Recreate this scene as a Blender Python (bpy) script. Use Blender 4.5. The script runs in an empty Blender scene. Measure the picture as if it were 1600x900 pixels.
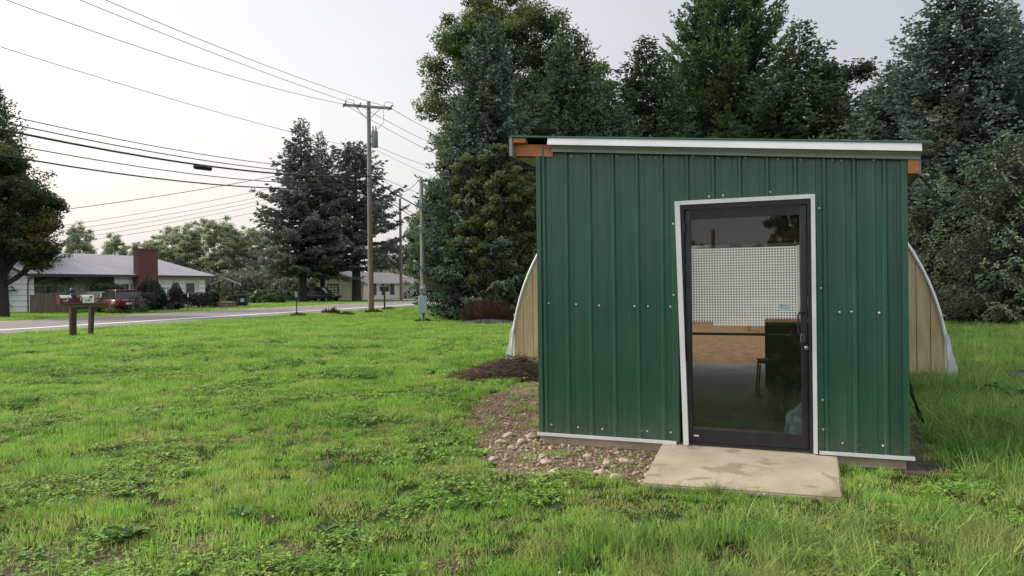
import bpy, bmesh, math, random
import numpy as np
from mathutils import Vector, Matrix, Euler, noise as mnoise
random.seed(7); RNG = np.random.default_rng(7)
scene = bpy.context.scene
COL = scene.collection
R = math.radians

# ------------------------------------------------------------------ camera
CAMZ = 1.55; FPX = 1156.0; ROLL = 0.012; PITCH = -math.atan(3/FPX)
Fv = Vector((0, math.cos(PITCH), math.sin(PITCH)))
U0 = Vector((0, -math.sin(PITCH), math.cos(PITCH))); R0 = Vector((1, 0, 0))
Rv = R0*math.cos(ROLL) - U0*math.sin(ROLL); Uv = R0*math.sin(ROLL) + U0*math.cos(ROLL)
cam_d = bpy.data.cameras.new('camera'); cam = bpy.data.objects.new('camera', cam_d); COL.objects.link(cam)
M = Matrix((Rv, Uv, -Fv)).transposed().to_4x4(); M.translation = Vector((0, 0, CAMZ)); cam.matrix_world = M
cam_d.sensor_width = 36; cam_d.lens = FPX/1600*36; cam_d.clip_end = 3000; cam_d.clip_start = .05
scene.camera = cam
def ray(px, py): return Fv + Rv*((px-800)/FPX) + Uv*((450-py)/FPX)
def at(px, py, Y):
    d = ray(px, py); k = Y/d.y; return Vector((0, 0, CAMZ)) + d*k
def G(px, py, z=0.0):
    d = ray(px, py); k = (z-CAMZ)/d.z; return Vector((0, 0, CAMZ)) + d*k

# ------------------------------------------------------------------ materials
def nt(name):
    m = bpy.data.materials.new(name); m.use_nodes = True; n = m.node_tree; n.nodes.clear()
    out = n.nodes.new('ShaderNodeOutputMaterial'); return m, n, out
def N(n, t, **kw):
    x = n.nodes.new(t)
    for k, v in kw.items():
        if k.startswith('i_'):
            key = k[2:]; x.inputs[int(key) if key.isdigit() else key.replace('_', ' ')].default_value = v
        else: setattr(x, k, v)
    return x
def c4(c): return (c[0], c[1], c[2], 1)
def ramp(n, stops):
    r = n.nodes.new('ShaderNodeValToRGB'); e = r.color_ramp.elements
    while len(e) < len(stops): e.new(.5)
    for i, (p, c) in enumerate(stops): e[i].position = p; e[i].color = c4(c) if len(c) == 3 else c
    return r
def noise(n, scale, detail=4, rough=.55, coord=None, vec_scale=None, dist=0):
    tc = coord or N(n, 'ShaderNodeNewGeometry').outputs['Position']
    if vec_scale:
        mp = N(n, 'ShaderNodeMapping'); mp.inputs['Scale'].default_value = vec_scale; n.links.new(tc, mp.inputs[0]); tc = mp.outputs[0]
    x = N(n, 'ShaderNodeTexNoise', i_Scale=scale, i_Detail=detail, i_Roughness=rough, i_Distortion=dist); n.links.new(tc, x.inputs['Vector']); return x.outputs['Fac']
def mixc(n, a, b, f, mode='MIX'):
    x = N(n, 'ShaderNodeMix', data_type='RGBA', blend_type=mode)
    for s, v in ((x.inputs[6], a), (x.inputs[7], b), (x.inputs[0], f)):
        if isinstance(v, (int, float)): s.default_value = v
        elif isinstance(v, tuple): s.default_value = c4(v)
        else: n.links.new(v, s)
    return x.outputs[2]
def mth(n, op, a, b=0.0, clamp=False):
    x = N(n, 'ShaderNodeMath', operation=op, use_clamp=clamp)
    for s, v in ((x.inputs[0], a), (x.inputs[1], b)):
        if isinstance(v, (int, float)): s.default_value = v
        else: n.links.new(v, s)
    return x.outputs[0]
def mat(name, c, rough=.6, c2=None, scale=6, bump=0, bscale=None, metal=0, spec=.5, vs=None, detail=5, coat=0, contrast=(.35, .65)):
    m, n, out = nt(name); b = N(n, 'ShaderNodeBsdfPrincipled', i_Roughness=rough, i_Metallic=metal)
    b.inputs['Specular IOR Level'].default_value = spec; b.inputs['Coat Weight'].default_value = coat
    tc = N(n, 'ShaderNodeTexCoord').outputs['Object']
    c2 = c2 or tuple(x*.8 for x in c)
    f = noise(n, scale, detail, coord=tc, vec_scale=vs)
    r = ramp(n, [(contrast[0], c2), (contrast[1], c)]); n.links.new(f, r.inputs[0]); n.links.new(r.outputs[0], b.inputs['Base Color'])
    if bump:
        bp = N(n, 'ShaderNodeBump', i_Strength=bump, i_Distance=.02); n.links.new(noise(n, bscale or scale*3, 5, coord=tc, vec_scale=vs), bp.inputs['Height']); n.links.new(bp.outputs[0], b.inputs['Normal'])
    n.links.new(b.outputs[0], out.inputs[0]); return m
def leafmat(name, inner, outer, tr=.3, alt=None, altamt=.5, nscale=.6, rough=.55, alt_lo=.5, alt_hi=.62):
    """foliage: face attribute tip blends inner to outer, putting crown shade into the colour, world noise drives patches"""
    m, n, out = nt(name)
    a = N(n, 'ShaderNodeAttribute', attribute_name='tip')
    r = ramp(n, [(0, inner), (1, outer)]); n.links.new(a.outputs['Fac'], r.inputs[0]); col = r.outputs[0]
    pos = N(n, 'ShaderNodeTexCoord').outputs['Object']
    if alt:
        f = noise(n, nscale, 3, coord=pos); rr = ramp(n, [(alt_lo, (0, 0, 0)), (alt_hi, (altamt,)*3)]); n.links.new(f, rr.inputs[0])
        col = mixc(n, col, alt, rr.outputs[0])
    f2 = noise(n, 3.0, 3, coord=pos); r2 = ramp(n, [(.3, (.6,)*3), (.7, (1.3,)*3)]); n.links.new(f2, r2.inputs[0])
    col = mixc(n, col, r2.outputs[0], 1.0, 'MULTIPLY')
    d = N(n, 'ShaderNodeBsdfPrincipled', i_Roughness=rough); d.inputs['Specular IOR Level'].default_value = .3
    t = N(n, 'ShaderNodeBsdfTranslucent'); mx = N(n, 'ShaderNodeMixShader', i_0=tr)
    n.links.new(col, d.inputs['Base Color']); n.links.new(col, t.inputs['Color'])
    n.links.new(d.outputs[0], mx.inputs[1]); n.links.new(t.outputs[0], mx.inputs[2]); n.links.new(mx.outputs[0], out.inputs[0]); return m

# ------------------------------------------------------------------ mesh helpers
class MB:
    def __init__(s): s.v = []; s.f = []; s.m = []; s.sm = []; s.mi = 0; s.smooth = False
    def add(s, vs, fs, mi=None, smooth=None):
        o = len(s.v); s.v += [tuple(v) for v in vs]; s.f += [tuple(i+o for i in f) for f in fs]
        s.m += [s.mi if mi is None else mi]*len(fs); s.sm += [s.smooth if smooth is None else smooth]*len(fs); return s
    def box(s, x0, x1, y0, y1, z0, z1, mi=None):
        return s.add([(x0,y0,z0),(x1,y0,z0),(x1,y1,z0),(x0,y1,z0),(x0,y0,z1),(x1,y0,z1),(x1,y1,z1),(x0,y1,z1)],
            [(0,3,2,1),(4,5,6,7),(0,1,5,4),(1,2,6,5),(2,3,7,6),(3,0,4,7)], mi)
    def rbox(s, x0, x1, y0, y1, z0, z1, b=.01, mi=None, seg=2):
        bm = bmesh.new(); bmesh.ops.create_cube(bm, size=1)
        for v in bm.verts: v.co = Vector(((x0+x1)/2+v.co.x*(x1-x0), (y0+y1)/2+v.co.y*(y1-y0), (z0+z1)/2+v.co.z*(z1-z0)))
        bmesh.ops.bevel(bm, geom=bm.edges[:], offset=b, segments=seg, affect='EDGES', profile=.5)
        bm.verts.index_update(); s.add([v.co[:] for v in bm.verts], [[v.index for v in f.verts] for f in bm.faces], mi, True); bm.free(); return s
    def hexa(s, P, mi=None):  # 8 points: bottom 4, top 4
        return s.add(P, [(0,3,2,1),(4,5,6,7),(0,1,5,4),(1,2,6,5),(2,3,7,6),(3,0,4,7)], mi)
    def prism(s, poly, y0, y1, mi=None, axis='y'):
        n = len(poly)
        def mk(p, t): return (p[0], t, p[1]) if axis == 'y' else ((t, p[0], p[1]) if axis == 'x' else (p[0], p[1], t))
        vs = [mk(p, y0) for p in poly]+[mk(p, y1) for p in poly]
        return s.add(vs, [tuple(range(n))[::-1], tuple(range(n, 2*n))]+[(i, (i+1) % n, n+(i+1) % n, n+i) for i in range(n)], mi)
    def tube(s, pts, rad, n=8, mi=None, caps=True):
        pts = [Vector(p) for p in pts]; k = len(pts); rad = [rad]*k if isinstance(rad, (int, float)) else rad
        vs = []; prev = None
        for i, p in enumerate(pts):
            d = (pts[min(i+1, k-1)]-pts[max(i-1, 0)]).normalized()
            if prev is None: a = d.orthogonal().normalized()
            else: a = (prev - d*prev.dot(d)); a = a.normalized() if a.length > 1e-6 else d.orthogonal().normalized()
            prev = a; b = d.cross(a)
            for j in range(n):
                t = 2*math.pi*j/n; vs.append(p+(a*math.cos(t)+b*math.sin(t))*rad[i])
        fs = [(i*n+j, i*n+(j+1) % n, (i+1)*n+(j+1) % n, (i+1)*n+j) for i in range(k-1) for j in range(n)]
        s.add(vs, fs, mi, True)
        if caps: s.add(vs[:n], [tuple(range(n))[::-1]], mi, False); s.add(vs[-n:], [tuple(range(n))], mi, False)
        return s
    def lathe(s, prof, c=(0,0,0), n=16, mi=None, axis='z'):
        vs = []; k = len(prof)
        for r, z in prof:
            for j in range(n):
                t = 2*math.pi*j/n; x, y = r*math.cos(t), r*math.sin(t)
                p = (x, y, z) if axis == 'z' else ((z, x, y) if axis == 'x' else (y, z, x))
                vs.append((c[0]+p[0], c[1]+p[1], c[2]+p[2]))
        s.add(vs, [(i*n+j, i*n+(j+1) % n, (i+1)*n+(j+1) % n, (i+1)*n+j) for i in range(k-1) for j in range(n)], mi, True)
        s.add(vs[:n], [tuple(range(n))[::-1]], mi, False); s.add(vs[-n:], [tuple(range(n))], mi, False); return s
    def build(s, name, mats, parent=None, **tags):
        me = bpy.data.meshes.new(name); me.from_pydata(s.v, [], s.f); me.update()
        mats = mats if isinstance(mats, (list, tuple)) else [mats]
        for m in mats: me.materials.append(m)
        me.polygons.foreach_set('material_index', s.m); me.polygons.foreach_set('use_smooth', s.sm)
        return link(name, me, parent, **tags)
def link(name, data, parent=None, **tags):
    o = bpy.data.objects.new(name, data); COL.objects.link(o)
    if parent is not None: o.parent = parent
    tag(o, **tags); return o
def tag(o, label=None, cat=None, group=None, kind=None):
    if label: o['label'] = label
    if cat: o['category'] = cat
    if group: o['group'] = group
    if kind: o['kind'] = kind
    return o
def empty(name, loc=(0,0,0), rz=0, **tags):
    o = link(name, None, **tags); o.location = loc; o.rotation_euler = (0, 0, rz); o.empty_display_size = .2; return o
def npmesh(name, V, F, mats, tip=None, smooth=False):
    """V (n,3), F (m,k) arrays of same arity"""
    me = bpy.data.meshes.new(name); V = np.asarray(V, np.float32); F = np.asarray(F, np.int32); m, k = F.shape
    me.vertices.add(len(V)); me.vertices.foreach_set('co', V.ravel()); me.loops.add(m*k); me.loops.foreach_set('vertex_index', F.ravel())
    me.polygons.add(m); me.polygons.foreach_set('loop_start', np.arange(0, m*k, k, dtype=np.int32))
    if smooth: me.polygons.foreach_set('use_smooth', np.ones(m, bool))
    if tip is not None:
        a = me.attributes.new('tip', 'FLOAT', 'FACE'); a.data.foreach_set('value', np.asarray(tip, np.float32))
    for x in (mats if isinstance(mats, (list, tuple)) else [mats]): me.materials.append(x)
    me.update(calc_edges=True); me.validate(); return me
def copy_tree(o, parent=None):
    c = o.copy(); COL.objects.link(c)
    if parent is not None: c.parent = parent
    for ch in [k for k in bpy.data.objects if k.parent == o]: copy_tree(ch, c)
    return c

# ------------------------------------------------------------------ world and sun
SUN_DIR = Vector((-1.0, .30, .62)).normalized()     # towards the sun: low, left and a little beyond
w = bpy.data.worlds.new('World'); scene.world = w; w.use_nodes = True; n = w.node_tree; n.nodes.clear()
wo = n.nodes.new('ShaderNodeOutputWorld')
sky = N(n, 'ShaderNodeTexSky', sky_type='NISHITA', sun_disc=False, sun_elevation=math.asin(SUN_DIR.z), sun_rotation=math.atan2(SUN_DIR.x, SUN_DIR.y), air_density=1.5, dust_density=5, ozone_density=1)
bg1 = N(n, 'ShaderNodeBackground', i_Strength=.05); n.links.new(sky.outputs[0], bg1.inputs[0])
tc = N(n, 'ShaderNodeTexCoord').outputs['Generated']
dot = N(n, 'ShaderNodeVectorMath', operation='DOT_PRODUCT'); n.links.new(tc, dot.inputs[0]); dot.inputs[1].default_value = Vector((-.62, .74, .16)).normalized()
cl = noise(n, 1.7, 4, .5, coord=tc, vec_scale=(1, 1, 2.5)); dd = mth(n, 'ADD', dot.outputs['Value'], mth(n, 'MULTIPLY', mth(n, 'SUBTRACT', cl, .5), .34))
rp = ramp(n, [(0.0, (.82, .82, .86)), (.36, (.72, .72, .765)), (.60, (.42, .425, .465)), (.80, (.545, .54, .575)), (1.0, (.78, .755, .765))])
n.links.new(mth(n, 'MULTIPLY_ADD' if False else 'MULTIPLY', mth(n, 'ADD', dd, 1.0), .5), rp.inputs[0])
sz = N(n, 'ShaderNodeSeparateXYZ'); n.links.new(tc, sz.inputs[0]); zr = N(n, 'ShaderNodeMapRange', interpolation_type='SMOOTHSTEP', i_From_Min=.40, i_From_Max=.95, i_To_Min=0.0, i_To_Max=.8); n.links.new(sz.outputs[2], zr.inputs[0])
bg2 = N(n, 'ShaderNodeBackground', i_Strength=1.0); n.links.new(mixc(n, rp.outputs[0], (1.05, 1.04, 1.07), zr.outputs[0]), bg2.inputs[0])
ad = N(n, 'ShaderNodeAddShader'); n.links.new(bg1.outputs[0], ad.inputs[0]); n.links.new(bg2.outputs[0], ad.inputs[1]); n.links.new(ad.outputs[0], wo.inputs[0])
sl = bpy.data.lights.new('sun', 'SUN'); sl.energy = 3.4; sl.angle = R(9); sl.color = (1, .93, .82)
so = bpy.data.objects.new('sun', sl); COL.objects.link(so); so.rotation_euler = SUN_DIR.to_track_quat('Z', 'Y').to_euler()
scene.view_settings.view_transform = 'Standard'; scene.view_settings.look = 'None'; scene.view_settings.exposure = 0; scene.view_settings.gamma = 1
scene.render.engine = 'CYCLES'; cy = scene.cycles; cy.use_denoising = True; cy.max_bounces = 6; cy.diffuse_bounces = 3; cy.glossy_bounces = 3; cy.transmission_bounces = 4; cy.transparent_max_bounces = 8; cy.sample_clamp_indirect = 4; cy.caustics_reflective = False; cy.caustics_refractive = False
# ------------------------------------------------------------------ the ground, the road
ROADX = lambda y: -20.9 + .33*(y-30.2)          # the white edge line
RD = Vector((.3134, .9496)); RN = Vector((.9496, -.3134))   # along the road, across it towards the camera
R0P = Vector((-20.9, 30.2))
def road_uv(x, y): p = Vector((x, y))-R0P; return p.dot(RD), p.dot(RN)   # along, across (positive: our side)
def road_pt(a, c, z=0): p = R0P+RD*a+RN*c; return Vector((p.x, p.y, z))

SH_O = Vector((.28, 7.25)); SH_A = -math.atan2(1.18, 2.94); SE = Vector((math.cos(SH_A), math.sin(SH_A))); SD = Vector((-SE.y, SE.x))
def shed_uv(x, y): p = Vector((x, y))-SH_O; return p.dot(SE), p.dot(SD)
def inpoly(x, y, P):
    c = False; j = len(P)-1
    for i in range(len(P)):
        if (P[i][1] > y) != (P[j][1] > y) and x < (P[j][0]-P[i][0])*(y-P[i][1])/(P[j][1]-P[i][1])+P[i][0]: c = not c
        j = i
    return c
GRAVEL = [G(*p)[:2] for p in [(860,572),(842,586),(800,604),(752,622),(728,662),(752,700),(776,735),(830,748),(900,742),(960,752),(1012,760),(1045,735),(1080,690),(1080,640)]]
SLAB = [G(*p)[:2] for p in [(1002,755,.03),(1317,778,.03),(1309,704,.09),(1034,693,.09)]]
BARE = [(G(332, 845)[:2], .22), (G(60, 880)[:2], .30), (G(160, 872)[:2], .24), (G(440, 862)[:2], .17), (G(690, 880)[:2], .15)]
def pn(x, y, s, o=0): return mnoise.noise(Vector((x*s+o, y*s-o, o*.37)))
def edge_noise(x, y): return .12*pn(x, y, 2.2, 3)+.05*pn(x, y, 7, 9)

def ground_mat():
    m, n, out = nt('lawn_soil'); P = N(n, 'ShaderNodeNewGeometry').outputs['Position']
    r = ramp(n, [(.3, (.055, .13, .018)), (.5, (.085, .20, .03)), (.7, (.12, .25, .045))]); n.links.new(noise(n, .35, 6, .65), r.inputs[0])
    r2 = ramp(n, [(.35, (.55,)*3), (.65, (1.3,)*3)]); n.links.new(noise(n, 9, 5, .7), r2.inputs[0])
    col = mixc(n, r.outputs[0], r2.outputs[0], 1.0, 'MULTIPLY')
    # bare brown soil where the grass is thin, near the viewer
    sx = N(n, 'ShaderNodeSeparateXYZ'); n.links.new(P, sx.inputs[0])
    near = N(n, 'ShaderNodeMapRange', i_From_Min=7.0, i_From_Max=4.2); n.links.new(sx.outputs[1], near.inputs[0])
    pf = None
    for (bx, by), br_ in BARE:
        dv = N(n, 'ShaderNodeVectorMath', operation='DISTANCE'); n.links.new(P, dv.inputs[0]); dv.inputs[1].default_value = (bx, by, 0)
        q = N(n, 'ShaderNodeMapRange', i_From_Min=br_*1.1, i_From_Max=br_*.3, i_To_Min=0.0, i_To_Max=.30); n.links.new(dv.outputs['Value'], q.inputs[0]); pf = q.outputs[0] if pf is None else mth(n, 'MAXIMUM', pf, q.outputs[0])
    bare = mth(n, 'ADD', noise(n, 6.5, 6, .7), mth(n, 'ADD', mth(n, 'MULTIPLY', near.outputs[0], .05), pf))
    rb = ramp(n, [(.56, (0, 0, 0)), (.66, (1, 1, 1))]); n.links.new(bare, rb.inputs[0])
    rs = ramp(n, [(.3, (.07, .05, .03)), (.7, (.22, .17, .12))]); n.links.new(noise(n, 22, 5, .7), rs.inputs[0])
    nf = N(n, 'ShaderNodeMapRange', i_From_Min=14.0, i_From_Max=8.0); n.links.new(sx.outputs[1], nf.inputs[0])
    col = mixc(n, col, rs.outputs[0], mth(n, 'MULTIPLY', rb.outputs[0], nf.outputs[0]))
    nd = N(n, 'ShaderNodeMapRange', i_From_Min=12.0, i_From_Max=30.0, i_To_Min=.35, i_To_Max=1.0); n.links.new(sx.outputs[1], nd.inputs[0]); gk = mixc(n, r.outputs[0], (0, 0, 0), mth(n, 'SUBTRACT', 1.0, nd.outputs[0]));  # near ground darkened: shade between the blades put into its colour
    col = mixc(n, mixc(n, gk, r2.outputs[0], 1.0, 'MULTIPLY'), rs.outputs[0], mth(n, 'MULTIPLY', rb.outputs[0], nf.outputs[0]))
    b = N(n, 'ShaderNodeBsdfPrincipled', i_Roughness=.9); b.inputs['Specular IOR Level'].default_value = .1
    bp = N(n, 'ShaderNodeBump', i_Strength=.9, i_Distance=.06); n.links.new(noise(n, 14, 6, .75), bp.inputs['Height']); n.links.new(bp.outputs[0], b.inputs['Normal'])
    n.links.new(col, b.inputs['Base Color']); n.links.new(b.outputs[0], out.inputs[0]); return m
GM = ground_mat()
def sheet(name, pts, z, m, **t):
    mb = MB(); mb.add([(p[0], p[1], z) for p in pts], [tuple(range(len(pts)))]); return mb.build(name, m, **t)
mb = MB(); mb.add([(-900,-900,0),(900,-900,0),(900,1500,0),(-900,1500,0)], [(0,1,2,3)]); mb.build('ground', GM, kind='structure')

def asphalt():
    m, n, out = nt('worn_asphalt'); r = ramp(n, [(.3, (.19, .165, .16)), (.7, (.29, .26, .25))]); n.links.new(noise(n, .5, 6, .6), r.inputs[0])
    r2 = ramp(n, [(.35, (.75,)*3), (.65, (1.15,)*3)]); n.links.new(noise(n, 25, 4, .7), r2.inputs[0])
    b = N(n, 'ShaderNodeBsdfPrincipled', i_Roughness=.85); n.links.new(mixc(n, r.outputs[0], r2.outputs[0], 1.0, 'MULTIPLY'), b.inputs['Base Color']); n.links.new(b.outputs[0], out.inputs[0]); return m
M_ASPH = asphalt()
M_PAINT = mat('road_paint', (.88, .88, .87), .6, (.78, .78, .76), 3)
M_VERGE = mat('sandy_verge', (.46, .38, .27), .95, (.25, .24, .13), 1.2, .4, 12)
M_SHOULD = mat('shoulder_gravel', (.27, .245, .235), .95, (.2, .18, .17), 2, .4, 12)
def strip(name, a0, a1, c0, c1, z, m, wob=0, **t):
    mb = MB(); k = 90; vs = []
    for i in range(k+1):
        a = a0+(a1-a0)*i/k; vs += [road_pt(a, c0-wob*pn(a, 0, .35, 4)*1.5, z), road_pt(a, c1+wob*pn(a, 5, .3), z)]
    mb.add(vs, [(2*i, 2*i+1, 2*i+3, 2*i+2) for i in range(k)]); return mb.build(name, m, **t)
strip('road_shoulder', -140, 160, .15, 3.5, .004, M_SHOULD, .35, kind='structure')
strip('road_verge', -140, 160, -9.2, -7.9, .004, M_VERGE, .4, kind='structure')
strip('road', -140, 160, -8.1, .5, .008, M_ASPH, kind='structure')
strip('road_line', -140, 160, -.30, .30, .012, M_PAINT, kind='structure')
M_DRIVE = mat('driveway_gravel', (.36, .33, .3), .95, (.25, .23, .2), 1.5, .3, 10)
sheet('driveway', [road_pt(24, -8.6), road_pt(31, -8.6), road_pt(31, -19), road_pt(24, -19)], .006, M_DRIVE, kind='structure')
sheet('driveway', [road_pt(62, -8.6), road_pt(67, -8.6), road_pt(67, -17), road_pt(60, -17)], .006, M_DRIVE, kind='structure')

# gravel bed beside the shed (irregular sheet) and its pebbles
def soil_mat():
    m, n, out = nt('gravel_soil')
    v = N(n, 'ShaderNodeTexVoronoi', i_Scale=38.0); n.links.new(N(n, 'ShaderNodeNewGeometry').outputs['Position'], v.inputs['Vector'])
    r = ramp(n, [(0, (.42, .335, .23)), (.35, (.27, .205, .135)), (.7, (.09, .065, .04))]); n.links.new(v.outputs['Distance'], r.inputs[0])
    r2 = ramp(n, [(.35, (.6, .5, .42)), (.65, (1.15, 1.1, 1.0))]); n.links.new(noise(n, 1.6, 5, .6), r2.inputs[0])
    b = N(n, 'ShaderNodeBsdfPrincipled', i_Roughness=.95); n.links.new(mixc(n, r.outputs[0], r2.outputs[0], 1.0, 'MULTIPLY'), b.inputs['Base Color'])
    bp = N(n, 'ShaderNodeBump', i_Strength=.8, i_Distance=.02, invert=True); n.links.new(v.outputs['Distance'], bp.inputs['Height']); n.links.new(bp.outputs[0], b.inputs['Normal'])
    n.links.new(b.outputs[0], out.inputs[0]); return m
M_SOIL = soil_mat()
gp = []
for i in range(len(GRAVEL)):
    a, b = Vector(GRAVEL[i]), Vector(GRAVEL[(i+1) % len(GRAVEL)])
    for k in range(8):
        p = a.lerp(b, k/8); q = p + Vector((pn(p.x, p.y, 5, 1), pn(p.x, p.y, 5, 7)))*.12; gp.append((q.x, q.y))
sheet('gravel_bed', gp, .006, M_SOIL, kind='structure')
# trampled dirt along the right side of the shed
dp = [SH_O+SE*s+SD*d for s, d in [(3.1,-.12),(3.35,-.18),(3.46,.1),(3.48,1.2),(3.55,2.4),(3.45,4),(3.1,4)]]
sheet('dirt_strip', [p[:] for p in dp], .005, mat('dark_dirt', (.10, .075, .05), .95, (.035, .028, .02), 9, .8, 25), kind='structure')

# ------------------------------------------------------------------ the shed
sh = empty('shed', (SH_O.x, SH_O.y, 0), SH_A, label='dark green ribbed metal shed with a glazed black door and white roof edge', cat='shed')
ZB = .105; ZT0 = 2.895; ZT1 = 2.60; W = 3.168; DEP = 6.9
ztop = lambda s: ZT0+(ZT1-ZT0)*s/W
DS0, DS1, DZ1 = 1.352, 2.474, 2.265    # door opening in the wall
def green_mat():
    m, n, out = nt('green_metal'); tc = N(n, 'ShaderNodeTexCoord').outputs['Object']
    r = ramp(n, [(.3, (.013, .082, .047)), (.7, (.022, .112, .066))]); n.links.new(noise(n, 1.2, 5, .6, coord=tc), r.inputs[0])
    # weathering streaks and faint chalky dust
    r2 = ramp(n, [(.45, (0, 0, 0)), (.85, (.32,)*3)]); n.links.new(noise(n, 9, 5, .65, coord=tc, vec_scale=(2.5, 2.5, .12)), r2.inputs[0])
    sx = N(n, 'ShaderNodeSeparateXYZ'); n.links.new(tc, sx.inputs[0])
    lo = N(n, 'ShaderNodeMapRange', i_From_Min=.7, i_From_Max=.1); n.links.new(sx.outputs[2], lo.inputs[0])
    dust = mth(n, 'ADD', r2.outputs[0], mth(n, 'MULTIPLY', mth(n, 'MULTIPLY', lo.outputs[0], lo.outputs[0]), mth(n, 'MULTIPLY', noise(n, 6, 5, .7, coord=tc), .9)))
    col = mixc(n, r.outputs[0], (.12, .16, .13), dust)
    rm = ramp(n, [(.54, (0,)*3), (.62, (.75,)*3)]); n.links.new(noise(n, 38, 4, .75, coord=tc), rm.inputs[0]); lo2 = N(n, 'ShaderNodeMapRange', i_From_Min=.42, i_From_Max=.1); n.links.new(sx.outputs[2], lo2.inputs[0])
    col = mixc(n, col, (.20, .15, .10), mth(n, 'MULTIPLY', rm.outputs[0], mth(n, 'MULTIPLY', lo2.outputs[0], lo2.outputs[0])))
    b = N(n, 'ShaderNodeBsdfPrincipled'); b.inputs['Specular IOR Level'].default_value = .6; b.inputs['Coat Weight'].default_value = .25; b.inputs['Coat Roughness'].default_value = .25
    rr = ramp(n, [(.3, (.27,)*3), (.7, (.42,)*3)]); n.links.new(noise(n, 3, 5, .7, coord=tc), rr.inputs[0]); n.links.new(rr.outputs[0], b.inputs['Roughness'])
    bp = N(n, 'ShaderNodeBump', i_Strength=.35, i_Distance=.012); n.links.new(noise(n, 2.2, 2, .5, coord=tc, vec_scale=(1, 1, .5)), bp.inputs['Height']); n.links.new(bp.outputs[0], b.inputs['Normal'])
    n.links.new(col, b.inputs['Base Color']); n.links.new(b.outputs[0], out.inputs[0]); return m
M_GREEN = green_mat()
M_WHITE = mat('white_trim', (.86, .87, .89), .4, (.74, .75, .77), 3)
M_GREY_SHADED = mat('grey_shaded_trim', (.30, .33, .30), .5, (.24, .26, .24), 3)
M_BLACKAL = mat('black_aluminium', (.012, .012, .017), .38, (.022, .023, .03), 8, .05, 40)
M_CONC = mat('foundation_concrete', (.55, .46, .35), .9, (.36, .29, .21), 2.5, .4, 30)
M_CEDAR = mat('orange_lumber', (.62, .25, .10), .7, (.42, .15, .06), 3, .2, 10, vs=(1, 1, 9))
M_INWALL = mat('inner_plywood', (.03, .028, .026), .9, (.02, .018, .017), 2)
M_SCREW = mat('screw_head', (.75, .76, .76), .35, (.6, .6, .6), 5, metal=.3)
def profile(s0, s1):
    """ribbed sheet: a high rib every 9 inches, two low ones between"""
    pts = []; p = .2286; k = math.floor((s0-.03)/p)-1
    while k*p < s1+p:
        c = .055+k*p
        for o, h in ((-.023, 0), (-.010, .024), (.010, .024), (.023, 0), (.066, 0), (.071, .004), (.085, .004), (.090, 0), (.140, 0), (.145, .004), (.159, .004), (.164, 0)):
            if s0 < c+o < s1: pts.append((c+o, h))
        k += 1
    def hh(s):
        return 0
    return [(s0, 0)]+pts+[(s1, 0)]
def wall_strip(mb, prof, zb, zt):
    vs = []
    for s, h in prof: vs += [(s, -.012-h, zb(s)), (s, -.012-h, zt(s))]
    mb.add(vs, [(2*i, 2*i+2, 2*i+3, 2*i+1) for i in range(len(prof)-1)])
def shiftprof(s0, s1): return profile(s0, s1)
mb = MB()
wall_strip(mb, profile(0, DS0-.02), lambda s: ZB, ztop)
wall_strip(mb, profile(DS0-.02, DS1+.005), lambda s: DZ1, ztop)
wall_strip(mb, profile(DS1+.005, W), lambda s: ZB, ztop)
mb.build('front_siding', M_GREEN, sh)
def side_wall(x, sgn, zt):
    mb = MB(); pr = profile(0, DEP); vs = []
    for s, h in pr: vs += [(x+sgn*(.004+h), s, ZB), (x+sgn*(.004+h), s, zt)]
    f = [(2*i, 2*i+2, 2*i+3, 2*i+1) for i in range(len(pr)-1)]
    mb.add(vs, f if sgn > 0 else [q[::-1] for q in f]); return mb.build('side_siding', M_GREEN, sh)
side_wall(0, -1, ZT0-.03); side_wall(W, 1, ZT1-.03)
mb = MB()   # corner angle pieces and inner walls
mb.box(-.022, .022, -.034, -.013, ZB, ZT0-.01); mb.box(-.022, -.006, -.013, .05, ZB, ZT0-.02); mb.build('corner_trim', M_GREEN, sh); mb = MB()
mb.box(W-.02, W+.026, -.034, -.013, ZB, ZT1-.005); mb.box(W+.007, W+.026, -.013, .05, ZB, ZT1-.02)
mb.build('corner_trim', M_GREEN, sh)
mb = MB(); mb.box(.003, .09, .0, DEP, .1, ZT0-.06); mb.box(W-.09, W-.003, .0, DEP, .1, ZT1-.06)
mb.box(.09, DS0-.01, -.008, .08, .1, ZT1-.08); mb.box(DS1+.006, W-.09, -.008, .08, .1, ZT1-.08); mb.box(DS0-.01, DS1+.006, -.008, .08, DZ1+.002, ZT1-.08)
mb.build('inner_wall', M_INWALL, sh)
mb = MB(); mb.box(.09, W-.09, .08, DEP+.3, 2.28, 2.31); mb.build('added_dark_ceiling', mat('ceiling_black', (.008, .008, .010), .9), sh)  # low black ceiling added to darken the view through the upper pane
# foundation and interior slab
mb = MB(); mb.box(.06, W-.06, .02, DEP+.2, -.05, .098); mb.box(.0, W, -.0, .018, -.05, .09)
mb.build('foundation', M_CONC, sh)
M_FLOOR = mat('shed_floor', (.50, .49, .45), .6, (.33, .325, .29), 2.2, .15, 20)
mb = MB(); mb.box(.09, W-.09, .08, DEP+.05, .1, .104); mb.build('floor_slab', M_FLOOR, sh)
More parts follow.
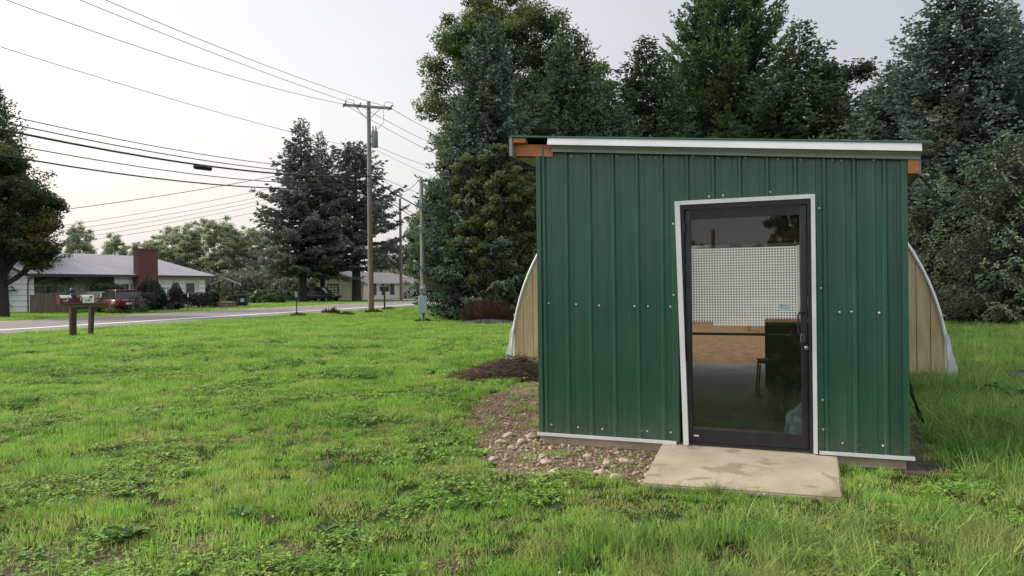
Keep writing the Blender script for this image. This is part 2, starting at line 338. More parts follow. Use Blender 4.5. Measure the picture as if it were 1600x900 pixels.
# white base trim, door trim
for a, b in ((-.04, DS0-.045), (DS1+.035, W+.06)):
    mb = MB(); mb.box(a, b, -.045, -.036, ZB-.014, ZB+.016); mb.box(a, b, -.036, .0, ZB-.014, ZB-.009)
    mb.build('base_trim', M_WHITE, sh)
mb = MB(); t = .045
mb.hexa([(1.372,-.05,ZB-.012),(1.372+t,-.05,ZB-.012),(1.372+t,-.0,ZB-.012),(1.372,-.0,ZB-.012),(1.316,-.05,2.3),(1.316+t,-.05,2.3),(1.316+t,-.0,2.3),(1.316,-.0,2.3)])
mb.box(2.463, 2.463+t-.012, -.05, 0, ZB-.012, 2.3)
mb.box(1.316+t+.001, 2.462, -.048, 0, 2.266, 2.302)
mb.build('door_trim', M_WHITE, sh)
# screws
mb = MB()
def screw(s, z, y=-.016):
    if abs(((s-.055) % .2286)) < .026 or abs(((s-.055) % .2286)-.2286) < .026: s += .035
    mb.lathe([(.011, 0), (.011, -.003), (.006, -.004), (.006, -.010), (.002, -.0105)], (s, y, z), 8, axis='y')
for row, zz in enumerate((lambda s: ztop(s)-.065, lambda s: 1.38, lambda s: .19)):
    for s in (.1, .36, .59, .95, 1.05, 1.27, 2.68, 2.76, 2.99) if row else (.1, .33, .52, .76, .98, 1.16, 1.45, 1.68, 1.93, 2.2, 2.33, 2.62, 2.72, 2.96):
        s2 = s+random.uniform(-.02, .02); screw(s2, zz(s2)+random.uniform(-.008, .008)-(0.03*s2 if row == 1 else 0))
for s, z in ((1.295, 2.1), (1.293, 1.45), (1.62, 2.33), (1.74, 2.335), (2.1, 2.34), (2.53, 2.18), (2.535, 1.5), (2.54, .55), (2.54, .3)): screw(s, z)
mb.build('screws', M_SCREW, sh)
# chalk mark above the door
mb = MB(); pts = [(1.205+.018*math.cos(t), -.019, 2.63+.022*math.sin(t)) for t in np.linspace(2.6, -1.6, 12)]+[(1.19, -.019, 2.575), (1.20, -.019, 2.565)]
CHK = mat('chalk', (.45, .55, .52), .9); mb.tube(pts, .0022, 5); mb.build('chalk_mark', CHK, sh); mb = MB(); mb.tube([(1.212, -.019, 2.50), (1.21, -.019, 2.43), (1.205, -.019, 2.41)], .002, 5)
mb.build('chalk_mark', CHK, sh)

# roof
RZ = lambda s: 3.012-(.0985)*(s+.25)
mb = MB(); F = -.10
prof = []
p = .2286; ss = -.27
pts = []
for i in range(200):
    pass
# ribs on the roof run down the slope; sheet built as strips along depth
pr = profile(0, DEP+.25); vs = []
for d, h in pr: vs += [(-.27, F-.02+d, RZ(-.27)+.004+h*.5), (3.37, F-.02+d, RZ(3.37)+.004+h*.5)]
mb.add(vs, [(2*i, 2*i+1, 2*i+3, 2*i+2) for i in range(len(pr)-1)])
mb.hexa([(-.27,F-.02,RZ(-.27)-.006),(3.37,F-.02,RZ(3.37)-.006),(3.37,DEP+.1,RZ(3.37)-.006),(-.27,DEP+.1,RZ(-.27)-.006),(-.27,F-.02,RZ(-.27)+.003),(3.37,F-.02,RZ(3.37)+.003),(3.37,DEP+.1,RZ(3.37)+.003),(-.27,DEP+.1,RZ(-.27)+.003)])
roof = mb.build('roof', M_GREEN, sh)
def slopebox(mb, s0, s1, y0, y1, a, b, mi=None, yb0=None):
    yb0 = y0 if yb0 is None else yb0
    mb.hexa([(s0,yb0,RZ(s0)-b),(s1,yb0,RZ(s1)-b),(s1,y1,RZ(s1)-b),(s0,y1,RZ(s0)-b),(s0,y0,RZ(s0)-a),(s1,y0,RZ(s1)-a),(s1,y1,RZ(s1)-a),(s0,y1,RZ(s0)-a)], mi)
mb = MB(); slopebox(mb, .13, 3.29, F-.012, F+.01, .008, .074, yb0=F-.030); mb.build('fascia', M_WHITE, roof)
mb = MB(); slopebox(mb, .155, 3.285, F-.004, F+.03, .076, .132, yb0=-.045); mb.build('lower_fascia', M_GREY_SHADED, roof)  # white metal tilted back, its shade put into the grey
mb = MB(); slopebox(mb, -.235, .155, -.035, .01, .060, .175); slopebox(mb, -.235, -.10, F+.0, -.04, .012, .055); mb.build('rafter_end', M_CEDAR, roof); mb = MB()
slopebox(mb, W+.028, 3.275, -.06, .01, .134, .245); mb.build('rafter_end', M_CEDAR, roof)
mb = MB(); slopebox(mb, -.268, -.238, F-.014, DEP, .008, .19); mb.build('side_fascia', M_GREY_SHADED, roof); mb = MB(); slopebox(mb, 3.277, 3.295, -.02, DEP, .012, .25)
mb.build('side_fascia', M_GREY_SHADED, roof)
M_SOF = mat('soffit', (.4, .42, .40), .6, (.33, .34, .32), 3)
mb = MB(); slopebox(mb, -.236, -.01, .03, DEP, .178, .19); mb.build('soffit', M_SOF, roof)
mb = MB(); slopebox(mb, W+.03, 3.276, .03, DEP, .235, .245); mb.build('soffit', M_SOF, roof)

# door
M_STEEL = mat('brushed_steel', (.35, .35, .36), .35, (.25, .25, .26), 20, metal=.9)
mb = MB(); y0, y1 = -.036, .05
mb.box(1.36, 1.398, y0, y1, .106, 2.262); mb.box(2.432, 2.462, y0, y1, .106, 2.262); mb.box(1.398, 2.432, y0, y1, 2.222, 2.262)
mb.box(1.398, 2.432, y0+.02, y1, .1, .118)
mb.build('door_frame', M_BLACKAL, sh)
mb = MB(); y0, y1 = -.018, .026; GS0, GS1, GZ0, GZ1 = 1.452, 2.372, .235, 2.135
mb.rbox(1.402, GS0, y0, y1, .122, 2.218, .004); mb.rbox(GS1, 2.428, y0, y1, .122, 2.218, .004)
mb.box(GS0, GS1, y0+.001, y1-.001, GZ1, 2.216); mb.box(GS0, GS1, y0+.001, y1-.001, .124, GZ0)
door = mb.build('door', M_BLACKAL, sh)
def glass_mat(name, tint=(.80, .84, .82), k=2.0):
    m, n, out = nt(name); fr = N(n, 'ShaderNodeFresnel', i_IOR=1.52); f = mth(n, 'MULTIPLY', fr.outputs[0], k, clamp=True)
    t = N(n, 'ShaderNodeBsdfTransparent'); t.inputs[0].default_value = c4(tint); g = N(n, 'ShaderNodeBsdfGlossy', i_Roughness=.0)
    mx = N(n, 'ShaderNodeMixShader'); n.links.new(f, mx.inputs[0]); n.links.new(t.outputs[0], mx.inputs[1]); n.links.new(g.outputs[0], mx.inputs[2])
    # dusty smears
    d = N(n, 'ShaderNodeBsdfDiffuse'); d.inputs[0].default_value = (.5, .5, .48, 1); tc = N(n, 'ShaderNodeTexCoord').outputs['Object']
    r = ramp(n, [(.5, (.004,)*3), (.8, (.05,)*3)]); n.links.new(noise(n, 7, 6, .7, coord=tc), r.inputs[0])
    m2 = N(n, 'ShaderNodeMixShader'); n.links.new(r.outputs[0], m2.inputs[0]); n.links.new(mx.outputs[0], m2.inputs[1]); n.links.new(d.outputs[0], m2.inputs[2]); n.links.new(m2.outputs[0], out.inputs[0]); return m
M_GLASS = glass_mat('door_glass')
mb = MB(); mb.add([(GS0, .004, GZ0), (GS1, .004, GZ0), (GS1, .004, GZ1), (GS0, .004, GZ1)], [(0,1,2,3)]); mb.build('pane', M_GLASS, door)
# white gridded film stuck on the inside of the pane
mb = MB(); pt = .0232; fz1 = 1.865; wd = .0115
def bottom(s): return 1.205 if s < 1.64 else (1.172 if s < 2.08 else 1.235)
s = GS0+.004; k = 0
while s+wd < 2.352:
    mb.box(s, s+wd, .0012, .0019, bottom(s), fz1); s += pt
z = fz1-wd
while z > 1.165:
    for a, b in ((GS0+.004, 1.64), (1.641, 2.08), (2.081, 2.350)):
        if z > bottom((a+b)/2)-.001: mb.box(a, b, .0002, .0009, z, z+wd)
    z -= pt
m, n, out = nt('white_film'); d = N(n, 'ShaderNodeBsdfDiffuse'); d.inputs[0].default_value = (.92, .92, .87, 1); t = N(n, 'ShaderNodeBsdfTranslucent'); t.inputs[0].default_value = (.75, .76, .7, 1)
mx = N(n, 'ShaderNodeMixShader', i_0=.25); n.links.new(d.outputs[0], mx.inputs[1]); n.links.new(t.outputs[0], mx.inputs[2]); n.links.new(mx.outputs[0], out.inputs[0]); M_FILM = m
mb.build('mesh_film', M_FILM, door)
mb = MB(); mb.box(2.352, 2.368, .0005, .0025, 1.235, fz1+.01); mb.build('film_edge', mat('cream_tape', (.62, .62, .5), .6), door)
# sticker
mb = MB(); mb.box(2.2, 2.285, -.0015, -.0005, 1.315, 1.37, 0); mb.box(2.207, 2.223, -.0025, -.0016, 1.346, 1.362, 1)
for i, (a, b, zz) in enumerate(((2.229, 2.262, 1.352), (2.208, 2.235, 1.331), (2.245, 2.258, 1.329), (2.262, 2.276, 1.331))): mb.box(a, b, -.0025, -.0016, zz, zz+.006, 1)
mb.build('sticker', [mat('pale_sticker', (.55, .68, .68), .4), mat('sticker_print', (.08, .2, .28), .5)], door)
mb = MB(); mb.box(1.462, 1.505, -.0205, -.0185, .172, .186); mb.build('maker_label', M_WHITE, door)
# pull handle, push bar, hinges, padlock
mb = MB(); mb.tube([(2.398,-.018,1.295),(2.39,-.045,1.297),(2.36,-.062,1.292),(2.352,-.064,1.27),(2.352,-.064,1.20),(2.353,-.064,1.13),(2.362,-.062,1.108),(2.395,-.045,1.10),(2.402,-.018,1.10)], .0095, 10); mb.build('handle', M_BLACKAL, door)
mb = MB(); mb.rbox(1.45, 2.375, .035, .06, 1.085, 1.108, .006); mb.build('push_bar', M_BLACKAL, door)
mb = MB()
for zz in (2.06, .21): mb = MB(); mb.tube([(1.4, -.04, zz-.05), (1.4, -.04, zz+.05)], .0085, 10); mb.build('hinge', M_BLACKAL, door)
mb = MB(); mb.lathe([(.019, -.018), (.019, -.026), (.012, -.03), (.004, -.031)], (2.418, 0, .99), 14, axis='y'); mb.build('lock_cylinder', M_STEEL, door)
pad = empty('padlock', (0, 0, 0), 0, label='small steel padlock hanging from the black door pull', cat='padlock'); pl = sh.matrix_world
mb = MB(); mb.rbox(-.02, .02, -.009, .009, -.045, 0, .006); mb.build('lock_body', mat('dark_lock', (.06, .055, .05), .4, metal=.6), pad)
mb = MB(); mb.tube([(-.013, 0, 0), (-.013, 0, .03), (-.007, 0, .045), (.004, 0, .047), (.011, 0, .035), (.013, 0, 0)], .0035, 8); mb.build('shackle', M_STEEL, pad)
p = SH_O+SE*2.385+SD*(-.062); pad.location = (p.x, p.y, 1.065); pad.rotation_euler = (0, 0, SH_A+.4)

# concrete step in front of the door
M_STEP = None
def step_mat():
    m, n, out = nt('pale_concrete'); P = N(n, 'ShaderNodeNewGeometry').outputs['Position']
    r = ramp(n, [(.3, (.36, .30, .215)), (.55, (.46, .39, .29)), (.75, (.52, .45, .345))]); n.links.new(noise(n, 2.2, 7, .65), r.inputs[0])
    r2 = ramp(n, [(.555, (0, 0, 0)), (.62, (.6,)*3)]); n.links.new(noise(n, 3.1, 3, .5, dist=.6), r2.inputs[0])
    col = mixc(n, r.outputs[0], (.22, .16, .095), r2.outputs[0])
    r3 = ramp(n, [(.62, (1, 1, 1)), (.75, (.6,)*3)]); n.links.new(noise(n, 45, 3, .6), r3.inputs[0]); col = mixc(n, col, r3.outputs[0], 1.0, 'MULTIPLY')
    b = N(n, 'ShaderNodeBsdfPrincipled', i_Roughness=.85); n.links.new(col, b.inputs['Base Color'])
    bp = N(n, 'ShaderNodeBump', i_Strength=.3, i_Distance=.008); n.links.new(noise(n, 60, 5, .7), bp.inputs['Height']); n.links.new(bp.outputs[0], b.inputs['Normal'])
    n.links.new(b.outputs[0], out.inputs[0]); return m
bm = bmesh.new(); q = [Vector(p) for p in SLAB]
vs = [bm.verts.new((p.x, p.y, -.05)) for p in q]+[bm.verts.new((p.x, p.y, .03 if i < 2 else .09)) for i, p in enumerate(q)]
for f in ((0,3,2,1),(4,5,6,7),(0,1,5,4),(1,2,6,5),(2,3,7,6),(3,0,4,7)): bm.faces.new([vs[i] for i in f])
bmesh.ops.bevel(bm, geom=[e for e in bm.edges], offset=.012, segments=2, affect='EDGES')
me = bpy.data.meshes.new('door_slab'); bm.to_mesh(me); bm.free(); me.materials.append(step_mat())
link('concrete_step', me, label='pale stained concrete slab laid in front of the shed door', cat='step')

# ------------------------------------------------------------------ greenhouse behind
GH_L = Vector((-.02, 14.8)); gh = empty('greenhouse', (GH_L.x, GH_L.y, 0), SH_A, label='wide rounded greenhouse with tan wooden end wall standing behind the green shed', cat='greenhouse')
GW, GB, GLEN = 7.62, 4.08, 20.0; ga = GW/2
arch = lambda s: GB*math.sqrt(max(0, 1-((s-ga)/ga)**2))
def wood_mat():
    m, n, out = nt('tan_plywood'); tc = N(n, 'ShaderNodeTexCoord').outputs['Object']
    r = ramp(n, [(.3, (.44, .32, .18)), (.55, (.62, .48, .29)), (.8, (.70, .55, .35))]); n.links.new(noise(n, 2.0, 6, .65, coord=tc, vec_scale=(3, 3, .35), dist=1.5), r.inputs[0])
    v = N(n, 'ShaderNodeTexVoronoi', i_Scale=1.6); n.links.new(tc, v.inputs['Vector']); r2 = ramp(n, [(.03, (.3, .22, .15)), (.07, (1, 1, 1))]); n.links.new(v.outputs['Distance'], r2.inputs[0])
    b = N(n, 'ShaderNodeBsdfPrincipled', i_Roughness=.75); n.links.new(mixc(n, r.outputs[0], r2.outputs[0], 1.0, 'MULTIPLY'), b.inputs['Base Color']); n.links.new(b.outputs[0], out.inputs[0]); return m
M_TAN = wood_mat()
S0 = 3.09; S1 = S0+W     # where the shed joins
def endwall(y, hole, m1=None):
    mb = MB(); s = .06; bw = .203
    while s < GW-.06:
        e = min(s+bw-.009, GW-.06); sub = 4
        for i in range(sub):
            a = s+(e-s)*i/sub; b = s+(e-s)*(i+1)/sub; za, zb = arch(a)-.03, arch(b)-.03; lo = .03
            if hole and S0+.08 < (a+b)/2 < S1-.08: lo = 2.25
            if min(za, zb) > lo: mb.hexa([(a,y,lo),(b,y,lo),(b,y+.02,lo),(a,y+.02,lo),(a,y,za),(b,y,zb),(b,y+.02,zb),(a,y+.02,za)])
        s += bw
    s = .07; k = 36
    for i in range(k):
        a = .07+(GW-.14)*i/k; b = .07+(GW-.14)*(i+1)/k; lo = .03
        if hole and S0+.08 < (a+b)/2 < S1-.08: lo = 2.25
        za, zb = arch(a)-.05, arch(b)-.05
        if min(za, zb) > lo: mb.hexa([(a,y+.021,lo),(b,y+.021,lo),(b,y+.032,lo),(a,y+.032,lo),(a,y+.021,za),(b,y+.021,zb),(b,y+.032,zb),(a,y+.032,za)], 1)
    return mb.build('end_wall', [m1 or M_TAN, mat('groove_shadow', (.06, .04, .025), .9)], gh)
endwall(0, True); endwall(GLEN-.1, False, mat('grey_tarp', (.10, .105, .10), .9, (.06, .065, .06), 1))  # far wall dark grey: the dim interior is put into its colour
def plastic(name, tr):
    m, n, out = nt(name); d = N(n, 'ShaderNodeBsdfDiffuse'); d.inputs[0].default_value = (.78, .81, .83, 1); t = N(n, 'ShaderNodeBsdfTranslucent'); t.inputs[0].default_value = (.8, .82, .82, 1)
    tt = N(n, 'ShaderNodeBsdfTransparent'); tt.inputs[0].default_value = (.85, .87, .88, 1)
    a = N(n, 'ShaderNodeMixShader', i_0=.5); n.links.new(d.outputs[0], a.inputs[1]); n.links.new(t.outputs[0], a.inputs[2])
    b = N(n, 'ShaderNodeMixShader', i_0=tr); n.links.new(a.outputs[0], b.inputs[1]); n.links.new(tt.outputs[0], b.inputs[2]); n.links.new(b.outputs[0], out.inputs[0]); return m
M_POLY = plastic('poly_sheet', .45)
mb = MB(); K = 48; vs = []
th = [math.pi*(1-i/K) for i in range(K+1)]
for y in (-.02, 5, 10, 15, GLEN):
    for t in th: vs.append((ga+(ga+.03)*math.cos(t), y, (GB+.03)*math.sin(t)))
mb.add(vs, [(r*(K+1)+i, (r+1)*(K+1)+i, (r+1)*(K+1)+i+1, r*(K+1)+i+1) for r in range(4) for i in range(K)], smooth=True)
mb.build('plastic_cover', M_POLY, gh)
for y in (-.03, 4, 8, 12, 16, GLEN):
    mb = MB(); mb.tube([(ga+(ga-.0)*math.cos(t), y if y > 0 else -.02, GB*math.sin(t)) for t in th], .024, 8); mb.build('hoop', M_WHITE if y < 1 else M_STEEL, gh)
# plastic flaps gathered at the foot of the arch
for sx, sg in ((-.03, -1), (GW+.02, 1)):
    mb = MB(); g = []; k = 8
    for i in range(k+1):
        z = 1.0*i/k; o = .12*(1-i/k)**1.6+.012*math.sin(i*1.7); g += [(sx+.05*-sg+ (ga-math.sqrt(max(0,1-(z/GB)**2))*ga)*-sg, -.045, z), (sx+sg*o+(ga-math.sqrt(max(0,1-(z/GB)**2))*ga)*-sg, -.03+.04*math.sin(i*2.1), z)]
    mb.add(g, [(2*i, 2*i+1, 2*i+3, 2*i+2) for i in range(k)], smooth=True); mb.build('plastic_flap', plastic('flap_sheet', .15), gh)
M_CHIP = mat('tan_soil', (.42, .24, .12), .95, (.22, .12, .06), 5, .8, 20)
mb = MB(); mb.box(.1, GW-.1, .06, GLEN-.15, -.02, .05); mb.build('earth_floor', M_CHIP, gh)
# ------------------------------------------------------------------ things inside the shed
def shw(s, d, z=0): p = SH_O+SE*s+SD*d; return Vector((p.x, p.y, z))
M_TUBE = mat('black_tube', (.02, .02, .022), .4); M_SEAT = mat('grey_seat', (.13, .14, .13), .6)
ch = empty('chair', shw(2.02, 3.3, .105), SH_A-1.45, label='stacking chair with thin black metal legs and grey seat seen through the glass', cat='chair')
mb = MB(); mb.rbox(-.22, .22, -.21, .21, .42, .45, .012); mb.build('seat', M_SEAT, ch)
mb = MB(); mb.rbox(-.21, .21, .2, .225, .55, .82, .012); mb.build('backrest', M_SEAT, ch)
for sx in (-1, 1):
    mb = MB(); mb.tube([(sx*.22, -.22, 0), (sx*.2, -.19, .41)], .011); mb.build('leg', M_TUBE, ch)
    mb = MB(); mb.tube([(sx*.22, .26, 0), (sx*.2, .19, .44), (sx*.2, .23, .8)], .011); mb.build('leg', M_TUBE, ch)
cb = empty('cabinet', shw(2.62, 3.9, .105), SH_A, label='dark cabinet with grey top behind the chair inside the shed', cat='cabinet')
M_DKCAB = mat('dark_cabinet', (.022, .026, .024), .6, (.012, .015, .014), 5)
mb = MB(); mb.rbox(-.75, .38, 0, .45, 0, .86, .01); mb.build('body', M_DKCAB, cb)
mb = MB(); mb.box(-.77, .4, -.02, .47, .861, .89); mb.build('top', M_SEAT, cb)
for a in (-.72, -.17): 
    mb = MB(); mb.box(a, a+.50, -.012, -.002, .06, .82); d_ = mb.build('door', M_DKCAB, cb); mb = MB(); mb.tube([(a+.38, -.02, .5), (a+.38, -.02, .62)], .006, 6); mb.build('handle', M_STEEL, d_)
# translucent bag slumped behind the pane
bm = bmesh.new(); bmesh.ops.create_icosphere(bm, subdivisions=4, radius=1)
for v in bm.verts:
    c = v.co.copy(); f = 1+.22*mnoise.noise(c*2.3)+.10*abs(mnoise.noise(c*6)); c = Vector((c.x*.17*f, c.y*.14*f, c.z*.20*f)); c.z = max(c.z, -.16)
    if c.z > .1: c.x *= 1-(c.z-.1)*3.2; c.y *= 1-(c.z-.1)*3
    v.co = c
me = bpy.data.meshes.new('plastic_bag'); bm.to_mesh(me); bm.free(); me.polygons.foreach_set('use_smooth', [True]*len(me.polygons)); me.materials.append(mat('bag_plastic', (.72, .86, .98), .25, (.52, .68, .84), 9, .5, 14))
bg = link('plastic_bag', me, label='crumpled pale blue plastic bag on the floor just behind the glass', cat='bag'); bg.location = shw(2.40, .28, .27); bg.scale = (1.0, .8, 1.02)
tb = empty('workbench', shw(1.2, 17.2, .05), SH_A, label='low bench with orange boxes and trays deep inside, below the white film', cat='workbench')
mb = MB(); mb.box(-.6, 2.2, 0, .7, .78, .82); mb.build('tabletop', mat('bench_wood', (.4, .2, .08), .7), tb)
for a, b in ((-.55, .05), (2.1, .05), (-.55, .62), (2.1, .62)):
    mb = MB(); mb.box(a, a+.06, b, b+.06, 0, .778); mb.build('leg', M_CEDAR, tb)
for i, (a, wd_, c) in enumerate(((-.4, .5, (.35,.33,.3)), (.3, .35, (.45,.2,.08)), (.9, .6, (.25,.26,.26)), (1.6, .4, (.5,.3,.14)))):
    t = empty('storage_box', shw(1.2+a, 17.3, .872), SH_A, label=['long grey storage box at the left end of the bench inside', 'small rust coloured box second along the bench inside', 'widest dark grey box on the bench inside', 'tan box at the right end of the bench inside'][i], cat='box', group='boxes on the bench')
    m_ = mat('box_card', c, .7); mb = MB(); mb.rbox(0, wd_, 0, .3, 0, .2, .01); mb.build('body', m_, t); mb = MB(); mb.rbox(-.012, wd_+.012, -.012, .312, .2, .225, .006); mb.build('lid', m_, t)

# leaning black rods right of the shed
for i, (a, b, l) in enumerate(((((1411, 556), 1.45), (1438, 658), 'thin black rod with grey tip leaning against the shed, inner one'), (((1413, 590), 1.1), (1446, 663), 'thin black rod leaning against the shed, outer and slightly longer one'))):
    g = G(*b); Yt = shw(W+.03, (2.2, 1.35)[i]).y; tpt = at(a[0][0], a[0][1], Yt)
    mb = MB(); mb.tube([g+Vector((0,0,-.02)), tpt], .013, 8); o = mb.build('leaning_rod', M_TUBE, label=l, cat='rod', group='rods leaning on the shed')
    if i == 0: mb = MB(); d = (tpt-g); mb.tube([g+d*.72, g+d*.86], .0145, 8); mb.build('sleeve', M_STEEL, o)
g = G(1597, 600); mb = MB(); mb.rbox(-.16, .16, -.1, .1, 0, .16, .03); mb.tube([(-.1,0,.16),(-.06,0,.2),(.06,0,.2),(.1,0,.16)], .012); o = mb.build('tool_box', mat('navy_plastic', (.02, .04, .10), .4), label='small dark blue box lying in the grass at the right edge', cat='box'); o.location = g

# ------------------------------------------------------------------ roadside posts
M_POSTW = mat('brown_post', (.075, .048, .036), .8, (.035, .024, .018), 4, .4, 12, vs=(1, 1, .2))
M_RED = mat('red_metal', (.13, .012, .018), .4, (.09, .01, .014), 4); M_WHT = mat('white_enamel', (.75, .75, .72), .4, (.6, .6, .58), 3)
M_NAVY = mat('navy_knob', (.02, .025, .07), .35); M_GLOSSBLK = mat('gloss_black', (.012, .012, .014), .3)
Ym = 25.2
def Lx(px, Y, py=470): return at(px, py, Y).x
p0 = Vector((Lx(113.5, Ym), Ym, 0)); p1 = Vector((Lx(143.5, Ym+.6), Ym+.6, 0))
def mk_text(name, body, size, m, parent, loc, rot):
    cu = bpy.data.curves.new(name, 'FONT'); cu.body = body; cu.size = size; cu.extrude = .001; cu.align_x = 'CENTER'; cu.align_y = 'CENTER'; cu.materials.append(m)
    t_ = bpy.data.objects.new('tmp', cu); COL.objects.link(t_); bpy.context.view_layer.update(); me = bpy.data.meshes.new_from_object(t_.evaluated_get(bpy.context.evaluated_depsgraph_get())); bpy.data.objects.remove(t_)
    me.name = name; o = link(name, me, parent); o.location = loc; o.rotation_euler = rot; return o
angm = math.atan2(p1.y-p0.y, p1.x-p0.x)
ms = empty('mailbox_stand', p0, angm, label='two brown wooden posts joined by a plank, the left post topped with a knob', cat='mailbox stand')
DL = (p1-p0).length
mb = MB(); mb.rbox(-.085, .085, -.085, .085, -.1, 1.42, .01); q = mb.build('post', M_POSTW, ms)
mb = MB(); mb.lathe([(.085, 1.42), (.085, 1.45), (.05, 1.47), (.07, 1.52), (.085, 1.58), (.06, 1.65), (.01, 1.68)], n=14); mb.build('finial', M_NAVY, q)
mb = MB(); mb.hexa([(DL-.13,-.065,-.1),(DL+.0,-.065,-.1),(DL+.0,.065,-.1),(DL-.13,.065,-.1),(DL-.06,-.065,1.22),(DL+.07,-.065,1.22),(DL+.07,.065,1.22),(DL-.06,.065,1.22)]); mb.build('post', M_POSTW, ms)
mb = MB(); mb.box(-.36, DL+.3, -.10, -.072, 1.0, 1.12); mb.box(-.36, DL+.3, -.2, .2, 1.121, 1.145); mb.build('plank', mat('weathered_plank', (.17, .12, .09), .8, (.09, .065, .05), 5, vs=(.2, 1, 1)), ms)
def mailbox(name, s, L_, body_m, top_m, label, num, numc):
    o = empty(name, p0+Vector((math.cos(angm), math.sin(angm), 0))*s+Vector((0, 0, 1.146)), angm, label=label, cat='mailbox', group='mailboxes on the wooden stand')
    Wd, H = .19, .27; prof = [(-Wd/2, 0), (Wd/2, 0)]+[(Wd/2*math.cos(t), H*.55+H*.45*math.sin(t)) for t in np.linspace(0, math.pi, 13)]
    mb = MB(); mb.prism(prof, 0, L_, 0, 'x'); b = mb.build('body', body_m, o)
    k = 13; pr = [((Wd/2+.004)*math.cos(t), H*.55+(H*.45+.004)*math.sin(t)) for t in np.linspace(.25, math.pi-.25, k)]
    mb = MB(); vs = [(x, y, z) for x in (.01, L_-.01) for y, z in pr]; mb.add(vs, [(i, i+1, k+i+1, k+i) for i in range(k-1)], smooth=True); mb.build('top', top_m, o)
    mb = MB(); mb.prism([(y*1.04, z*1.03) for y, z in prof], -.014, -.001, 0, 'x'); mb.build('door', body_m, o)
    mb = MB(); mb.box(L_*.6, L_*.6+.02, -Wd/2-.012, -Wd/2-.004, .08, .24); mb.box(L_*.6, L_*.6+.09, -Wd/2-.012, -Wd/2-.004, .19, .24); mb.build('flag', M_RED if body_m != M_RED else M_WHT, o)
    num and mk_text('number', num, .095, numc, o, (L_*.4, -Wd/2-.004, .08), (R(90), 0, 0)); return o
mailbox('mailbox', -.48, .40, M_RED, M_WHT, 'dark red mailbox with white top, left of the knobbed post', '1781', M_WHT)
mailbox('mailbox', .09, .20, M_RED, M_RED, 'short plain red mailbox right behind the knobbed post', '', M_WHT).scale = (1, 1, .9)
mailbox('mailbox', .30, .40, M_WHT, M_WHT, 'white mailbox with dark numbers between the two brown posts', '1780', M_NAVY)
# green number marker, pale marker, black mailbox, yellow guy guard
def gl(px, py): return G(px, py)
g = gl(464, 494); mk = empty('address_marker', g, -.35, label='thin dark post with small green number plate on the verge', cat='marker post')
Hh = (at(462, 457, g.y)).z
mb = MB(); mb.tube([(0, 0, 0), (-.03, 0, Hh-.3)], .03, 6); mb.build('post', M_TUBE, mk)
mb = MB(); mb.rbox(-.13, .09, -.015, .015, Hh-.30, Hh+.05, .008); mb.build('plate', mat('green_plate', (.03, .20, .15), .5), mk)
mk_text('number', '8', .22, M_WHT, mk, (-.02, -.02, Hh-.16), (R(90), 0, 0))
g = road_pt(25.5, -8.9); mk = empty('reflector_post', g, 0, label='thin pale topped marker post on the far verge before the hedge', cat='marker post'); g.x = at(293, 480, g.y).x; mk.location = g
mb = MB(); mb.tube([(0, 0, 0), (.05, 0, 1.0)], .03, 6); mb.build('post', M_POSTW, mk); mb = MB(); mb.lathe([(.05, 1.0), (.06, 1.1), (.04, 1.25), (.01, 1.3)], (.05, 0, 0), 8); mb.build('reflector', M_WHT, mk)
g = road_pt(0, 0); g = Vector((at(601, 478, 52).x, 52, 0)); mk = empty('roadside_mailbox', g, 0, label='black mailbox on a single thin post right of the tall utility pole', cat='mailbox')
mb = MB(); mb.box(-.05, .05, -.05, .05, 0, 1.35); mb.build('post', M_GLOSSBLK, mk)
mb = MB(); mb.prism([(-.14, 0), (.14, 0)]+[(.14*math.cos(t), .18+.14*math.sin(t)) for t in np.linspace(0, math.pi, 9)], -.32, .32, 0, 'x'); b = mb.build('body', M_GLOSSBLK, mk); b.location = (0, 0, 1.36)
mb = MB(); mb.box(-.3, .3, -.16, .16, 1.30, 1.358); mb.build('shelf', M_GLOSSBLK, mk)
M_YEL = mat('yellow_plastic', (.62, .55, .06), .5); Yg = 78
a = at(686, 464, Yg); b = at(674, 432, Yg)
mb = MB(); mb.tube([a, b], .07, 8); mb.build('guy_guard', M_YEL, label='leaning yellow guy wire guard in front of the roadside hedge', cat='guy guard')

# ------------------------------------------------------------------ utility poles
def pole_mat(nm, lo, hi):
    m, n, out = nt(nm); tc = N(n, 'ShaderNodeTexCoord').outputs['Object']; sx = N(n, 'ShaderNodeSeparateXYZ'); n.links.new(tc, sx.inputs[0])
    mr = N(n, 'ShaderNodeMapRange', i_From_Min=0, i_From_Max=11); n.links.new(sx.outputs[2], mr.inputs[0]); r = ramp(n, [(0, lo), (.6, lo), (.8, hi), (1, hi)]); n.links.new(mr.outputs[0], r.inputs[0])
    r2 = ramp(n, [(.3, (.6,)*3), (.7, (1.2,)*3)]); n.links.new(noise(n, 5, 5, .7, coord=tc, vec_scale=(2, 2, .12)), r2.inputs[0])
    b = N(n, 'ShaderNodeBsdfPrincipled', i_Roughness=.85); n.links.new(mixc(n, r.outputs[0], r2.outputs[0], 1.0, 'MULTIPLY'), b.inputs['Base Color']); n.links.new(b.outputs[0], out.inputs[0]); return m
M_POLE = pole_mat('weathered_pole', (.25, .195, .165), (.33, .31, .30)); M_XFMR = mat('transformer_grey', (.30, .33, .35), .5, (.22, .24, .26), 3); M_INS = mat('insulator', (.18, .15, .14), .3)
PB = G(580, 488); PY = PB.y; PT = at(572, 159, PY); PH = PT.z
up = empty('utility_pole', PB, 0, label='tall weathered utility pole with crossarm and grey transformer beside the road', cat='utility pole')
